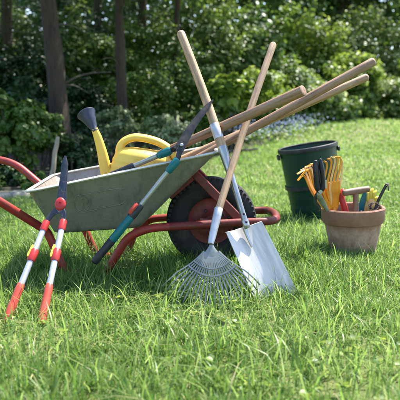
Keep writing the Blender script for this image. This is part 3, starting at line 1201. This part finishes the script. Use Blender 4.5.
def cluster_leaves(centres, cr, per, size, outward_from, up=.5, rand=.7):
    """leaves round each cluster centre"""
    k = len(centres)
    c = np.repeat(centres, per, axis=0)
    rad = np.repeat(cr, per)[:, None]
    g = rng.normal(size=c.shape)
    g = unit(g) * (rng.random((len(c), 1)) ** .5) * rad
    g[:, 2] *= .7
    pos = c + g
    out = unit(pos - outward_from)
    nrm = unit(out * .45 + unit(g) * .35 + np.array([0, 0, up]) + rng.normal(size=c.shape) * rand * .5)
    sz = size * (.45 + .95 * rng.random(len(c)) ** 1.3)
    # each clump has its own tone (young or old growth), each leaf varies round it
    tone = np.repeat(rng.random(k), per)
    rnd = np.clip(.55 * tone + .45 * rng.random(len(c)), 0, 1)
    return pos, nrm, sz, rnd


def shrub(name, px, py, Y, rx, rz, leaf0, mat, label, cat='shrub', group=None, ncl=60, per=60, aspect=.55, ry=None, stems=5, clr=.16, droop=.3, up=.5, ground=True):
    cpt = P(px, py, Y)
    s = Y / F
    leaf = leaf0 * random.uniform(.72, 1.02)
    per = int(per * 1.4)
    aspect = aspect * random.uniform(.75, 1.15)
    RX, RZ = rx * s, rz * s
    RY = ry if ry else RX * .8
    base = Vector((cpt.x, Y, hz(cpt.x, Y)))
    root = thing(name, base, label, cat, group)
    c = np.array(cpt)
    d = unit(rng.normal(size=(ncl, 3)))
    rad = .35 + .65 * rng.random((ncl, 1)) ** .45
    rad *= 1 + .22 * rng.normal(size=(ncl, 1)) * (rng.random((ncl, 1)) > .5)
    cen = c + d * rad * np.array([RX, RY, RZ])
    keep = cen[:, 2] > hz(cpt.x, Y) + .03
    cen = cen[keep]
    cr = clr * (.6 + .8 * rng.random(len(cen))) * (RX + RZ) * .9
    pos, nrm, sz, rnd = cluster_leaves(cen, cr, per, leaf, c - np.array([0, 0, RZ * .5]), up)
    gz = hz_np(pos[:, 0], pos[:, 1])
    pos[:, 2] = np.maximum(pos[:, 2], gz + .015)
    rnd = np.clip(rnd * random.uniform(.75, 1.1) + random.uniform(-.08, .16), 0, 1)
    V, Fc = leaf_arrays(pos, nrm, sz, aspect, droop=droop)
    np_mesh('foliage', V, Fc, np.repeat(rnd, 8), mat, root)
    m = MB()
    for i in range(stems):
        q = Vector(cen[rng.integers(len(cen))])
        b = base + Vector((random.uniform(-.12, .12) * RX, random.uniform(-.1, .1) * RX, -.03))
        mid = lerp(b, q, .5) + Vector((random.uniform(-.1, .1) * RX, random.uniform(-.1, .1) * RX, .1 * RZ))
        m.tube(curve([b, mid, q], 8), [lerp(.014, .004, k / 8) * (1 + leaf) for k in range(9)], 7)
    m.build('stems', M['twig'], root)
    return root


def trunk_path(b, top, wob, n=14):
    pts = []
    for i in range(n + 1):
        t = i / n
        pts.append(lerp(b, top, t) + Vector((wob * math.sin(t * 5 + b.x * 3), wob * math.cos(t * 4 + b.y), 0)) * t)
    return pts


def tree(label, px, Y, lean_px, r, height, crown, leaf, mat, ncl=90, per=55, group='trees in the wood behind the lawn', name='tree', limbs=9, aspect=.5):
    b = P(px, 150, Y)
    b.z = hz(b.x, Y) - .05
    top = Vector((b.x + lean_px * Y / F, Y + .3, height))
    root = thing(name, (b.x, b.y, b.z + .05), label, 'tree', group)
    pts = trunk_path(b, top, r * .9, 18)
    rad = [r * (1 + .5 * math.exp(-i * .9)) * lerp(1.08, .35, i / 18) for i in range(19)]
    m = MB()
    n = 22
    m.tube(pts, rad, n)
    # bark ridges
    for v_i, v in enumerate(m.v):
        k = v_i // n
        a = v_i % n
        ctr = pts[min(k, 18)]
        dv = v - ctr
        m.v[v_i] = ctr + dv * (1 + .07 * math.sin(a * 2.9 + k * .7) + .16 * noise.noise(v * 7) + .10 * noise.noise(v * 2.3))
    trunk = m.build('trunk', M['bark'], root, 60)
    cr_c, cr_r = Vector(crown[0]) + Vector((top.x, top.y, 0)), crown[1]
    ncr = unit(rng.normal(size=(ncl, 3))) * (.3 + .7 * rng.random((ncl, 1)) ** .5)
    cen = np.array(cr_c) + ncr * np.array(cr_r)
    lm = MB()
    for i in range(limbs):
        t = random.uniform(.35, .95)
        p0 = pts[int(t * 18)]
        q = Vector(cen[rng.integers(ncl)])
        mid = lerp(p0, q, .5) + Vector((0, 0, .15))
        lm.tube(curve([p0, mid, q], 8), [lerp(r * .38 * (1.2 - t), .006, k / 8) for k in range(9)], 8)
    lm.build('limbs', M['bark'], trunk)
    for i in range(7):
        t = random.uniform(.08, .4)
        p0 = pts[int(t * 18)]
        a = random.uniform(0, 2 * PI)
        dv = Vector((math.cos(a), math.sin(a), random.uniform(-.2, .35))) * random.uniform(.25, .7)
        MB().tube(curve([p0, p0 + dv * .5 + Vector((0, 0, .05)), p0 + dv], 6), [lerp(r * .16, .003, k / 6) for k in range(7)], 6).build('twig', M['twig'], trunk)
    pos, nrm, sz, rnd = cluster_leaves(cen, np.full(ncl, .13 * (cr_r[0] + cr_r[2])) * (.6 + .8 * rng.random(ncl)), per, leaf, np.array(cr_c) - np.array([0, 0, cr_r[2] * .5]), .5)
    V, Fc = leaf_arrays(pos, nrm, sz, aspect)
    np_mesh('crown', V, Fc, np.repeat(rnd, 8), mat, root)
    return root


def conifer_branch_tree(label, px, Y, height, spread, z0, r=.09, group='trees in the wood behind the lawn'):
    """yew-like evergreen: drooping sprays of narrow needles"""
    b = P(px, 150, Y)
    b.z = hz(b.x, Y) - .05
    root = thing('evergreen_tree', (b.x, b.y, b.z + .05), label, 'tree', group)
    top = b + Vector((.1, .1, height))
    MB().tube(trunk_path(b, top, .04), [lerp(r * 1.2, r * .2, i / 14) for i in range(15)], 14).build('trunk', M['bark'], root)
    C, Nn, S, Rn = [], [], [], []
    br = MB()
    nb = 64
    for i in range(nb):
        t = (i + .5) / nb
        z = lerp(z0, height * .97, t)
        ln = spread * (1 - .65 * t) * random.uniform(.7, 1.15)
        a = i * 2.399
        p0 = lerp(b, top, z / height)
        dr = Vector((math.cos(a), math.sin(a), 0))
        e = p0 + dr * ln + Vector((0, 0, -.28 * ln))
        md = lerp(p0, e, .5) + Vector((0, 0, .10 * ln))
        path = curve([p0, md, e], 20)
        br.tube(path, [lerp(.010, .002, k / 20) for k in range(21)], 5)
        tone = random.random()
        for k in range(4, 21):
            q = path[k]
            w = .16 * (1 - .4 * k / 20)
            cnt = 26
            off = rng.normal(size=(cnt, 3)) * np.array([w, w, w * .45])
            off[:, 2] -= np.abs(off[:, 0] + off[:, 1]) * .25
            C.append(np.array(q) + off)
            nn = rng.normal(size=(cnt, 3)) * .35
            nn[:, 2] += 1
            Nn.append(unit(nn))
            S.append(.045 * (.6 + .8 * rng.random(cnt)))
            Rn.append(np.clip(.5 * tone + .5 * rng.random(cnt), 0, 1))
    V, Fc = leaf_arrays(np.concatenate(C), np.concatenate(Nn), np.concatenate(S), .16, droop=.8)
    np_mesh('crown', V, Fc, np.repeat(np.concatenate(Rn), 8), M['leaf_dark'], root)
    br.build('branches', M['twig'], root)


# ---- trees
tree('tree with the thickest leaning brown trunk at the left edge of the wood', 63, 6.3, -32, .088, 5.2, ((.3, -.2, 3.7), (2.3, 2.0, 1.7)), .10, M['leaf_mid'], 170, 60)
tree('slender straight brown tree between the watering can rose and the spade', 124, 7.2, -6, .055, 5.0, ((.3, 0, 3.4), (1.9, 1.5, 1.5)), .09, M['leaf_mid'], 130, 55)
tree('slim tree behind the wheelbarrow blades with light crown', 172, 9.5, 14, .05, 5.6, ((.2, 0, 3.9), (2.0, 1.6, 1.9)), .10, M['leaf_light'], 110, 55)
tree('tree behind the bright large leaves in the middle', 255, 13.5, -10, .09, 7.0, ((0, 0, 4.6), (2.6, 2.2, 2.4)), .12, M['leaf_mid'], 130, 60)
tree('tall tree above the hedge right of the tool handles', 335, 16.5, 8, .11, 8.0, ((0, 0, 5.0), (3.2, 2.4, 2.8)), .13, M['leaf_mid'], 150, 60)
tree('rightmost tall tree with light crown above the hedge', 408, 17.5, -10, .11, 8.0, ((0, 0, 4.8), (3.2, 2.4, 2.8)), .13, M['leaf_light'], 150, 60)
conifer_branch_tree('dark drooping evergreen at the far left of the wood', 8, 8.6, 4.6, 1.5, .7)
conifer_branch_tree('dark drooping evergreen behind the watering can', 142, 10.5, 5.2, 1.7, .5)
conifer_branch_tree('dark evergreen deep in the wood behind the yellow can spout', 98, 11.5, 5.4, 2.0, .4)

# ---- left wood shrubs
g = 'shrubs at the edge of the wood'
shrub('shrub', 8, 128, 5.6, 36, 30, .060, M['leaf_mid'], 'mid green leafy shrub lit by the sun at the far left edge', 'shrub', g, 70, 60)
shrub('shrub', 36, 128, 6.0, 26, 22, .055, M['leaf_mid'], 'small leafy shrub in front of the thick tree trunk', 'shrub', g, 50, 55)
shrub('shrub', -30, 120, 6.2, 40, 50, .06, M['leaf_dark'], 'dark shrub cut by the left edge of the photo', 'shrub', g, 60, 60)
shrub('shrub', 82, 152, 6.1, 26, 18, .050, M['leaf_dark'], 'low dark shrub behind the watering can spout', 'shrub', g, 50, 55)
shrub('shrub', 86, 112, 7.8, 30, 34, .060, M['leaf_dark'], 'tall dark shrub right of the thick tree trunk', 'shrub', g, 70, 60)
shrub('shrub', 112, 128, 6.9, 20, 18, .045, M['leaf_pale'], 'greyish leaved shrub under the straight thin trunk', 'shrub', g, 40, 50)
shrub('shrub', 145, 100, 7.9, 32, 30, .055, M['leaf_mid'], 'bushy green shrub left of the spade shaft', 'shrub', g, 80, 60)
shrub('shrub', 168, 134, 6.8, 25, 18, .042, M['leaf_pale'], 'pale flowering shrub behind the watering can handle', 'shrub', g, 60, 60)
shrub('shrub', 190, 84, 8.4, 30, 34, .065, M['leaf_mid'], 'green shrub behind the upper spade shaft', 'shrub', g, 80, 60)
shrub('shrub', 228, 92, 7.6, 20, 22, .125, M['leaf_light'], 'bright yellow green shrub with large leaves between spade and rake shafts', 'shrub', g, 34, 26, aspect=.6)
shrub('shrub', 205, 124, 7.4, 22, 18, .055, M['leaf_mid'], 'low green shrub beneath the large bright leaves', 'shrub', g, 50, 55)
shrub('shrub', 262, 100, 9.8, 30, 32, .075, M['leaf_light'], 'light green shrub right of the rake shaft', 'shrub', g, 80, 60)
for px, py, Y, rx, rz, mt, lb in [
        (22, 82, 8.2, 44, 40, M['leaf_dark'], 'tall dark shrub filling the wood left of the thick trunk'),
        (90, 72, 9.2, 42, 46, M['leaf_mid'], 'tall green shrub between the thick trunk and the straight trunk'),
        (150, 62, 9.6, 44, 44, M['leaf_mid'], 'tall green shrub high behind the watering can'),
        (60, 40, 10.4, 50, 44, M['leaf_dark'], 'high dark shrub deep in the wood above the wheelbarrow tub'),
        (200, 40, 10.8, 46, 44, M['leaf_mid'], 'high green shrub beyond the top of the spade shaft'),
        (-10, 50, 9.8, 44, 60, M['leaf_mid'], 'high green shrub in the upper left corner')]:
    shrub('shrub', px, py, Y, rx, rz, .075, mt, lb, 'shrub', g, 95, 60, clr=.15)
# ---- low plants under the wood
g = 'low plants along the bed edge'
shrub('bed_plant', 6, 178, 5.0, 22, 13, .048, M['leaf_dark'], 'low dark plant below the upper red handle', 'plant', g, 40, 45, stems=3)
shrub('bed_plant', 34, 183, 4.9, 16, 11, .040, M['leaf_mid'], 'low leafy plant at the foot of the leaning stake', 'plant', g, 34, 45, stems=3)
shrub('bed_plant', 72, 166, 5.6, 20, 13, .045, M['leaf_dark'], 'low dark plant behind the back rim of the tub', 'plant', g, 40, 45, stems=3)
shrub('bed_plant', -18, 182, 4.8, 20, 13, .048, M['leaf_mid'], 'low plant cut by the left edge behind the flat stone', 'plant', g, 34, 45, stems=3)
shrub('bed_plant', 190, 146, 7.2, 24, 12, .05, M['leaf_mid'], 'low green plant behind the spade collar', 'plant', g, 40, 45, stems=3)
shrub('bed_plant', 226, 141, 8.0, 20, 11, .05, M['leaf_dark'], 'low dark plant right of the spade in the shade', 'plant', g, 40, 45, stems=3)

# ---- hedge on the right
g = 'shrubs of the hedge behind the lawn'
hd = [(290, 96, 11.2, 34, 40, M['leaf_ivy'], 'glossy hedge shrub above the sawn tool handle end'),
      (322, 105, 11.6, 34, 32, M['leaf_ivy'], 'dark glossy hedge shrub behind the slim tool handle tip'),
      (352, 92, 12.2, 36, 40, M['leaf_light'], 'light green hedge shrub right of the long tool handle'),
      (384, 100, 12.4, 34, 30, M['leaf_ivy'], 'glossy hedge shrub near the right edge with white shining leaves'),
      (418, 92, 12.8, 36, 40, M['leaf_light'], 'light hedge shrub cut by the right edge'),
      (306, 62, 13.0, 40, 46, M['leaf_light'], 'tall pale hedge shrub above the tool handles'),
      (372, 56, 13.6, 44, 48, M['leaf_ivy'], 'tall hedge shrub behind the light one on the right'),
      (240, 56, 11.5, 40, 44, M['leaf_mid'], 'tall green shrub beyond the top of the rake shaft'),
      (440, 60, 14.0, 40, 60, M['leaf_ivy'], 'tall hedge shrub at the far right edge of the picture, above the lawn')]
for px, py, Y, rx, rz, mt, lb in hd:
    shrub('hedge_shrub', px, py + (6 if py > 80 else 0), Y, rx, rz, .085, mt, lb, 'shrub', g, 115, 62, aspect=.6, up=.4)

# ---- forget-me-nots
def flower_clump(px, py, Y, label, n=70):
    c = P(px, py, Y)
    z = hz(c.x, Y)
    root = thing('forget_me_not', (c.x, Y, z), label, 'flower', 'blue flowers at the edge of the bed')
    pos = np.stack([c.x + rng.normal(size=n * 2) * .16, Y + rng.normal(size=n * 2) * .16, z + .04 + .16 * rng.random(n * 2)], axis=1)
    nr = rng.normal(size=pos.shape) * .5
    nr[:, 2] += 1
    V, Fc = leaf_arrays(pos, unit(nr), .07 * (.6 + .6 * rng.random(n * 2)), .3)
    np_mesh('foliage', V, Fc, np.repeat(rng.random(n * 2), 8), M['leaf_mid'], root)
    fp = np.stack([c.x + rng.normal(size=n * 2) * .24, Y + rng.normal(size=n * 2) * .24, z + .14 + .16 * rng.random(n * 2)], axis=1)
    nr = rng.normal(size=fp.shape) * .6
    nr[:, 2] += .7
    nr[:, 1] -= .4
    V, Fc = leaf_arrays(fp, unit(nr), 0.017 * (.7 + .6 * rng.random(n * 2)), .9, fold=.1)
    tag(np_mesh('flowers', V, Fc, np.repeat(rng.random(len(fp)), 8), M['petal'], root), kind='stuff')


for i, (px, Y, lb) in enumerate([(240, 8.3, 'pale blue flowers just right of the rake shaft'), (252, 8.6, 'pale blue flowers left of the bin under the tool handles'),
                                 (266, 8.8, 'pale blue flowers behind the left edge of the bin'), (279, 9.1, 'pale blue flowers over the left part of the bin rim'),
                                 (292, 9.5, 'pale blue flowers over the middle of the bin rim'), (303, 10.0, 'rightmost pale blue flowers below the slim tool handle')]):
    flower_clump(px, 140, Y, lb)


# ---- stake, fallen branch, edging stones
a, b = P(48, 186, 4.75), P(57.5, 137, 4.85)
a.z = -.05
pts = [lerp(a, b, i / 8) + Vector((.004 * math.sin(i * 1.9), 0, 0)) for i in range(9)]
tag(MB().tube(pts, [.019, .0185, .018, .018, .0175, .017, .0165, .016, .013], 10, dome=.3).build('stake', M['grey_wood']), 'grey wooden stake leaning in the bed behind the upper red handle', 'stake')
pts = curve([P(221, 152, 7.3), P(233, 148, 7.35), P(246, 146.5, 7.4), P(258, 143, 7.5)], 14)
for p in pts:
    p.z = hz(p.x, p.y) + .05
tag(MB().tube(pts, [.02, .022, .021, .02, .02, .019, .018, .018, .017, .016, .015, .014, .013, .012, .008], 10).build('fallen_branch', M['twig']), 'dark fallen branch lying at the bed edge left of the bin', 'branch')
for i, (px, py, Y, sx, sz, lb) in enumerate([(2, 197, 4.42, .11, .045, 'flat grey edging stone at the left edge below the red handle'),
                                            (19, 196.5, 4.45, .10, .050, 'flat grey edging stone between the two red handles')]):
    c = P(px, py, Y)
    m = MB()
    rings = []
    for k in range(9):
        ph = -PI / 2 + PI * k / 8
        rings.append([Vector((c.x + sx * math.copysign(abs(math.cos(ph)) ** .5, 1) * math.cos(q) * (1 + .18 * noise.noise(Vector((math.cos(q) + i * 5, math.sin(q), ph)))), Y + .08 * abs(math.cos(ph)) ** .5 * math.sin(q), .005 + sz * math.sin(ph))) for q in [2 * PI * j / 20 for j in range(20)]])
    m.loft(rings)
    tag(m.build('edging_stone', M['stone']), lb, 'stone', 'stones edging the bed')


# ---- far wood: one mass of leaves nobody could count
def far_wood():
    n = 110000
    x = rng.uniform(-16, 20, n)
    y = 15.5 + np.maximum(0, x - 2) * .22 + rng.uniform(0, 5, n)
    z = 9.5 * rng.random(n) ** .8
    blob = np.sin(x * 1.3 + z * .9) + np.sin(z * 2.1 + x * .5) + np.sin(y * 1.1 + z)
    y = y + blob * .5
    pos = np.stack([x, y, z + hz_np(x, y)], axis=1)
    nr = rng.normal(size=pos.shape) * .6 + np.array([0, -.5, .5])
    V, Fc = leaf_arrays(pos, unit(nr), .26 * (.5 + .8 * rng.random(n)), .55)
    tone = (np.sin(x * .8 + 1) + np.sin(z * 1.1 + x * .3) + 2) / 4
    o = np_mesh('far_wood', V, Fc, np.repeat(np.clip(.5 * tone + .5 * rng.random(n), 0, 1), 8), M['leaf_mid'])
    tag(o, 'far mass of green woodland filling the background', 'woodland', kind='stuff')


far_wood()


# ------------------------------------------------------------------ ground
def bed_edge(x):
    """y of the lawn's far edge at x"""
    xs = [-60, -3, -1.4, -.6, .6, 1.6, 3.8, 7, 60]
    ys = [3.9, 4.2, 4.55, 5.6, 7.9, 10.6, 12.6, 14.0, 18]
    return np.interp(x, xs, ys)


def ground():
    xs = np.concatenate([np.linspace(-200, -12, 12), np.linspace(-10, 12, 80), np.linspace(15, 200, 12)])
    ys = np.concatenate([np.linspace(-60, -3, 6), np.linspace(-2, 24, 100), np.linspace(28, 400, 12)])
    X, Y = np.meshgrid(xs, ys)
    Z = hz_np(X, Y)
    V = np.stack([X, Y, Z], axis=-1).reshape(-1, 3)
    C = len(xs)
    f = []
    for i in range(len(ys) - 1):
        for j in range(C - 1):
            f.append((i * C + j, i * C + j + 1, (i + 1) * C + j + 1, (i + 1) * C + j))
    o = np_mesh('ground', V, [np.array(f)], np.zeros(len(V)), M['lawn_soil'])
    tag(o, kind='structure')
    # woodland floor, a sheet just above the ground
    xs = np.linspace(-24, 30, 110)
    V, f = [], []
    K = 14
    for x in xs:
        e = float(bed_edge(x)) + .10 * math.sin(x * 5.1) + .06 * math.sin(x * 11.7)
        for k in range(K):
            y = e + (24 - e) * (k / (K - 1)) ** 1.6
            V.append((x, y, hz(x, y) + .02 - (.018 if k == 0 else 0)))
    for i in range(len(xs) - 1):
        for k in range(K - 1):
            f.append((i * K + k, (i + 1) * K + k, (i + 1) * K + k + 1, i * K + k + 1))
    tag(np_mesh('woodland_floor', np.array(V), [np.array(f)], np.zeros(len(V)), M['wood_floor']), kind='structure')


ground()


# ------------------------------------------------------------------ grass
def vnoise(x, y, s, seed):
    r = np.random.default_rng(seed)
    ph = r.uniform(0, 6.28, 8)
    an = r.uniform(0, 6.28, 8)
    fr = r.uniform(.6, 1.8, 8) * s
    out = np.zeros_like(x)
    for a, p, f in zip(an, ph, fr):
        out += np.sin((x * np.cos(a) + y * np.sin(a)) * f + p)
    return out / 8 * 1.6


def grass():
    bands = [  # y0, y1, count, blade height, width
        (.9, 2.0, 76000, .046, .0021), (2.0, 3.2, 105000, .046, .0024), (3.2, 5.0, 85000, .046, .0036),
        (5.0, 8.0, 75000, .055, .0055), (8.0, 17.0, 75000, .055, .010)]
    PX, PY, PH, PW, PT = [], [], [], [], []
    for y0, y1, n, h, w in bands:
        y = np.sqrt(rng.uniform(y0 ** 2, y1 ** 2, n))
        x = (rng.random(n) * 2 - 1) * (y * .40 + .35)
        # tufts: pull a share of the blades towards tuft centres
        q = rng.random(n) < .55
        cell = .075 if y1 < 6 else .16
        gx, gy = np.floor(x / cell), np.floor(y / cell)
        hsh = np.modf(np.abs(np.sin(gx * 12.9898 + gy * 78.233) * 43758.5453))[0]
        hs2 = np.modf(np.abs(np.sin(gx * 39.346 + gy * 11.135) * 24634.6345))[0]
        tx, ty = (gx + .2 + .6 * hsh) * cell, (gy + .2 + .6 * hs2) * cell
        x = np.where(q, tx + (x - tx) * .45, x)
        y = np.where(q, ty + (y - ty) * .45, y)
        keep = y < bed_edge(x) + .05 + .10 * np.sin(x * 5.1)
        keep &= ((x - POT.x) ** 2 + (y - POT.y) ** 2) > .098 ** 2
        keep &= ((x - (117.5 / F * 3.62)) ** 2 + (y - 3.60) ** 2) > .150 ** 2
        bare = np.clip(vnoise(x, y, 5.5, 44) * 1.4 - .25, 0, .75) + .6 * np.exp(-((x - .10) / .13) ** 2 - ((y - 1.90) / .10) ** 2)
        keep &= rng.random(len(x)) > bare
        x, y, q, hsh = x[keep], y[keep], q[keep], hsh[keep]
        lush = np.clip(.5 + .5 * vnoise(x, y, 2.6, 5), 0, 1) + .35 * np.clip(.5 + vnoise(x, y, 9, 6), 0, 1)
        tall = np.exp(-((x + .35) / .75) ** 2) * np.exp(-((y - 2.62) / .48) ** 2)   # unmown under the barrow
        trod = np.exp(-((x - .10) / .24) ** 2) * np.exp(-((y - 1.94) / .17) ** 4) + .6 * np.exp(-((x + .50) / .16) ** 2) * np.exp(-((y - 1.74) / .15) ** 4)
        hh = h * (.55 + .6 * lush) * (1 + 1.2 * tall) * (1 - .55 * np.minimum(trod, 1)) * (.55 + .75 * rng.random(len(x))) * (1 + .35 * (hsh > .7))
        PX.append(x)
        PY.append(y)
        PH.append(hh)
        PW.append(w * (.6 + .7 * rng.random(len(x))))
        tone = np.clip(.42 + .35 * vnoise(x, y, 3.1, 9) + .15 * vnoise(x, y, 14, 10), 0, 1)
        rd = np.clip(.6 * tone + .40 * rng.random(len(x)) + (.16 if y0 >= 5 else 0), 0, .92)  # far bands get a paler tone: the lawn's sunlit brightness put into the colour
        dry = rng.random(len(x)) < .06
        PT.append(np.where(dry, .97, rd))
    x, y, h, w, tone = (np.concatenate(a) for a in (PX, PY, PH, PW, PT))
    # long stray blades near the camera
    n = 4600
    yy = rng.uniform(1.25, 3.4, n)
    xx = (rng.random(n) * 2 - 1) * (yy * .40 + .3)
    wgt = .35 + np.exp(-((xx + .3) / .7) ** 2)
    k = (rng.random(n) < wgt) & (((xx - POT.x) ** 2 + (yy - POT.y) ** 2) > .11 ** 2)
    xx, yy = xx[k], yy[k]
    x = np.concatenate([x, xx]); y = np.concatenate([y, yy])
    h = np.concatenate([h, .07 + .085 * rng.random(len(xx))])
    w = np.concatenate([w, .0028 + .0020 * rng.random(len(xx))])
    tone = np.concatenate([tone, np.clip(.35 + .55 * rng.random(len(xx)), 0, .95)])
    # straw and long bent blades lying over the sward
    m_ = 15000
    y2 = np.sqrt(rng.uniform(1.0, 6.5 ** 2, m_))
    x2 = (rng.random(m_) * 2 - 1) * (y2 * .40 + .3)
    k2 = ((x2 - POT.x) ** 2 + (y2 - POT.y) ** 2) > .12 ** 2
    k2 &= (y2 < bed_edge(x2)) & (rng.random(m_) < .35 + .65 * (vnoise(x2, y2, 3.3, 21) > .1))
    x2, y2 = x2[k2], y2[k2]
    flat = np.concatenate([np.zeros(len(x)), np.ones(len(x2))])
    x = np.concatenate([x, x2]); y = np.concatenate([y, y2])
    h = np.concatenate([h, .05 + .09 * rng.random(len(x2))])
    w = np.concatenate([w, .0018 + .0016 * rng.random(len(x2))])
    tone = np.concatenate([tone, np.where(rng.random(len(x2)) < .6, .90 + .1 * rng.random(len(x2)), .5 + .4 * rng.random(len(x2)))])
    n = len(x)
    z = hz_np(x, y) + flat * .018 * rng.random(n)
    root = np.stack([x, y, z - .004], axis=1)
    a = rng.uniform(0, 2 * PI, n)
    ld = np.stack([np.cos(a), np.sin(a), np.zeros(n)], axis=1)
    lean = (.10 + .75 * rng.random(n) ** 1.4) + flat * .5
    bend = (.15 + 1.05 * rng.random(n) ** 1.5) * (1 - flat) + flat * (1.7 + .5 * rng.random(n))
    sa = a + PI / 2 + rng.normal(size=n) * .5
    sd = np.stack([np.cos(sa), np.sin(sa), np.zeros(n)], axis=1)
    ts = [0, .34, .68, 1.0]
    vs = []
    for i, t in enumerate(ts):
        hor = h * (lean * t * .55 + bend * t * t * .55)
        ver = h * (t - .38 * bend * t ** 2.4)
        p = root + ld * hor[:, None]
        p[:, 2] += ver
        ww = (w * (1.0, 1.0, .72, 0)[i] * .5)[:, None]
        if i < 3:
            vs += [p - sd * ww, p + sd * ww]
        else:
            vs += [p]
    V = np.stack(vs, axis=1).reshape(-1, 3)
    o = (np.arange(n) * 7)[:, None]
    quad = np.concatenate([o + np.array([[0, 1, 3, 2]]), o + np.array([[2, 3, 5, 4]])])
    tri = o + np.array([[4, 5, 6]])
    ob = np_mesh('lawn_grass', V, [quad, tri], np.repeat(tone, 7), M['grass'])
    tag(ob, 'green lawn grass, longer and unmown around the wheelbarrow', 'grass', kind='stuff')


grass()


def clover():
    n = 2600
    y = np.sqrt(rng.uniform(1.1, 5.0 ** 2, n))
    x = (rng.random(n) * 2 - 1) * (y * .40 + .3)
    k = (vnoise(x, y, 4.2, 31) > .12) & (((x - POT.x) ** 2 + (y - POT.y) ** 2) > .13 ** 2) & (y < bed_edge(x) - .1)
    x, y = x[k], y[k]
    n = len(x)
    z = hz_np(x, y) + .020 + .028 * rng.random(n)
    rot = rng.uniform(0, 2 * PI, n)
    P_, N_, S_ = [], [], []
    for j in range(3):
        a = rot + j * 2.094
        P_.append(np.stack([x + .008 * np.cos(a), y + .008 * np.sin(a), z], axis=1))
        nn = rng.normal(size=(n, 3)) * .22
        nn[:, 2] += 1
        N_.append(unit(nn))
        S_.append(.016 * (.7 + .6 * rng.random(n)))
    V, Fc = leaf_arrays(np.concatenate(P_), np.concatenate(N_), np.concatenate(S_), .95, fold=.2, curl=.05, droop=0)
    ob = np_mesh('clover', V, Fc, np.repeat(rng.random(3 * n), 8), M['leaf_light'])
    tag(ob, 'small round clover leaves scattered low in the lawn', 'clover', kind='stuff')


clover()

# ------------------------------------------------------------------ light
SUN_DIR = Vector((.44, .46, 1.14)).normalized()      # towards the sun
el = math.asin(SUN_DIR.z)
az = math.atan2(SUN_DIR.x, SUN_DIR.y)
ld = bpy.data.lights.new('sun', 'SUN')
ld.energy = 5.0
ld.angle = math.radians(.53)
ld.color = (1, .95, .87)
sun = bpy.data.objects.new('sun', ld)
COL.objects.link(sun)
sun.rotation_euler = SUN_DIR.to_track_quat('Z', 'Y').to_euler()
w = bpy.data.worlds.new('World')
SC.world = w
w.use_nodes = True
nt = w.node_tree
bg = nt.nodes['Background']
sky = nt.nodes.new('ShaderNodeTexSky')
sky.sky_type = 'NISHITA'
sky.sun_disc = False
sky.sun_elevation = el
sky.sun_rotation = az
nt.links.new(sky.outputs[0], bg.inputs['Color'])
bg.inputs['Strength'].default_value = .15

vs = SC.view_settings
SC.display_settings.display_device = 'sRGB'
vs.view_transform = 'Standard'
vs.look = 'None'
vs.exposure = 1.7
vs.gamma = 1
vs.use_curve_mapping = False
cy = SC.cycles
cy.use_denoising = True
cy.max_bounces = 8
cy.diffuse_bounces = 4
cy.glossy_bounces = 3
cy.transmission_bounces = 4
cy.transparent_max_bounces = 4
cy.caustics_reflective = False
cy.caustics_refractive = False
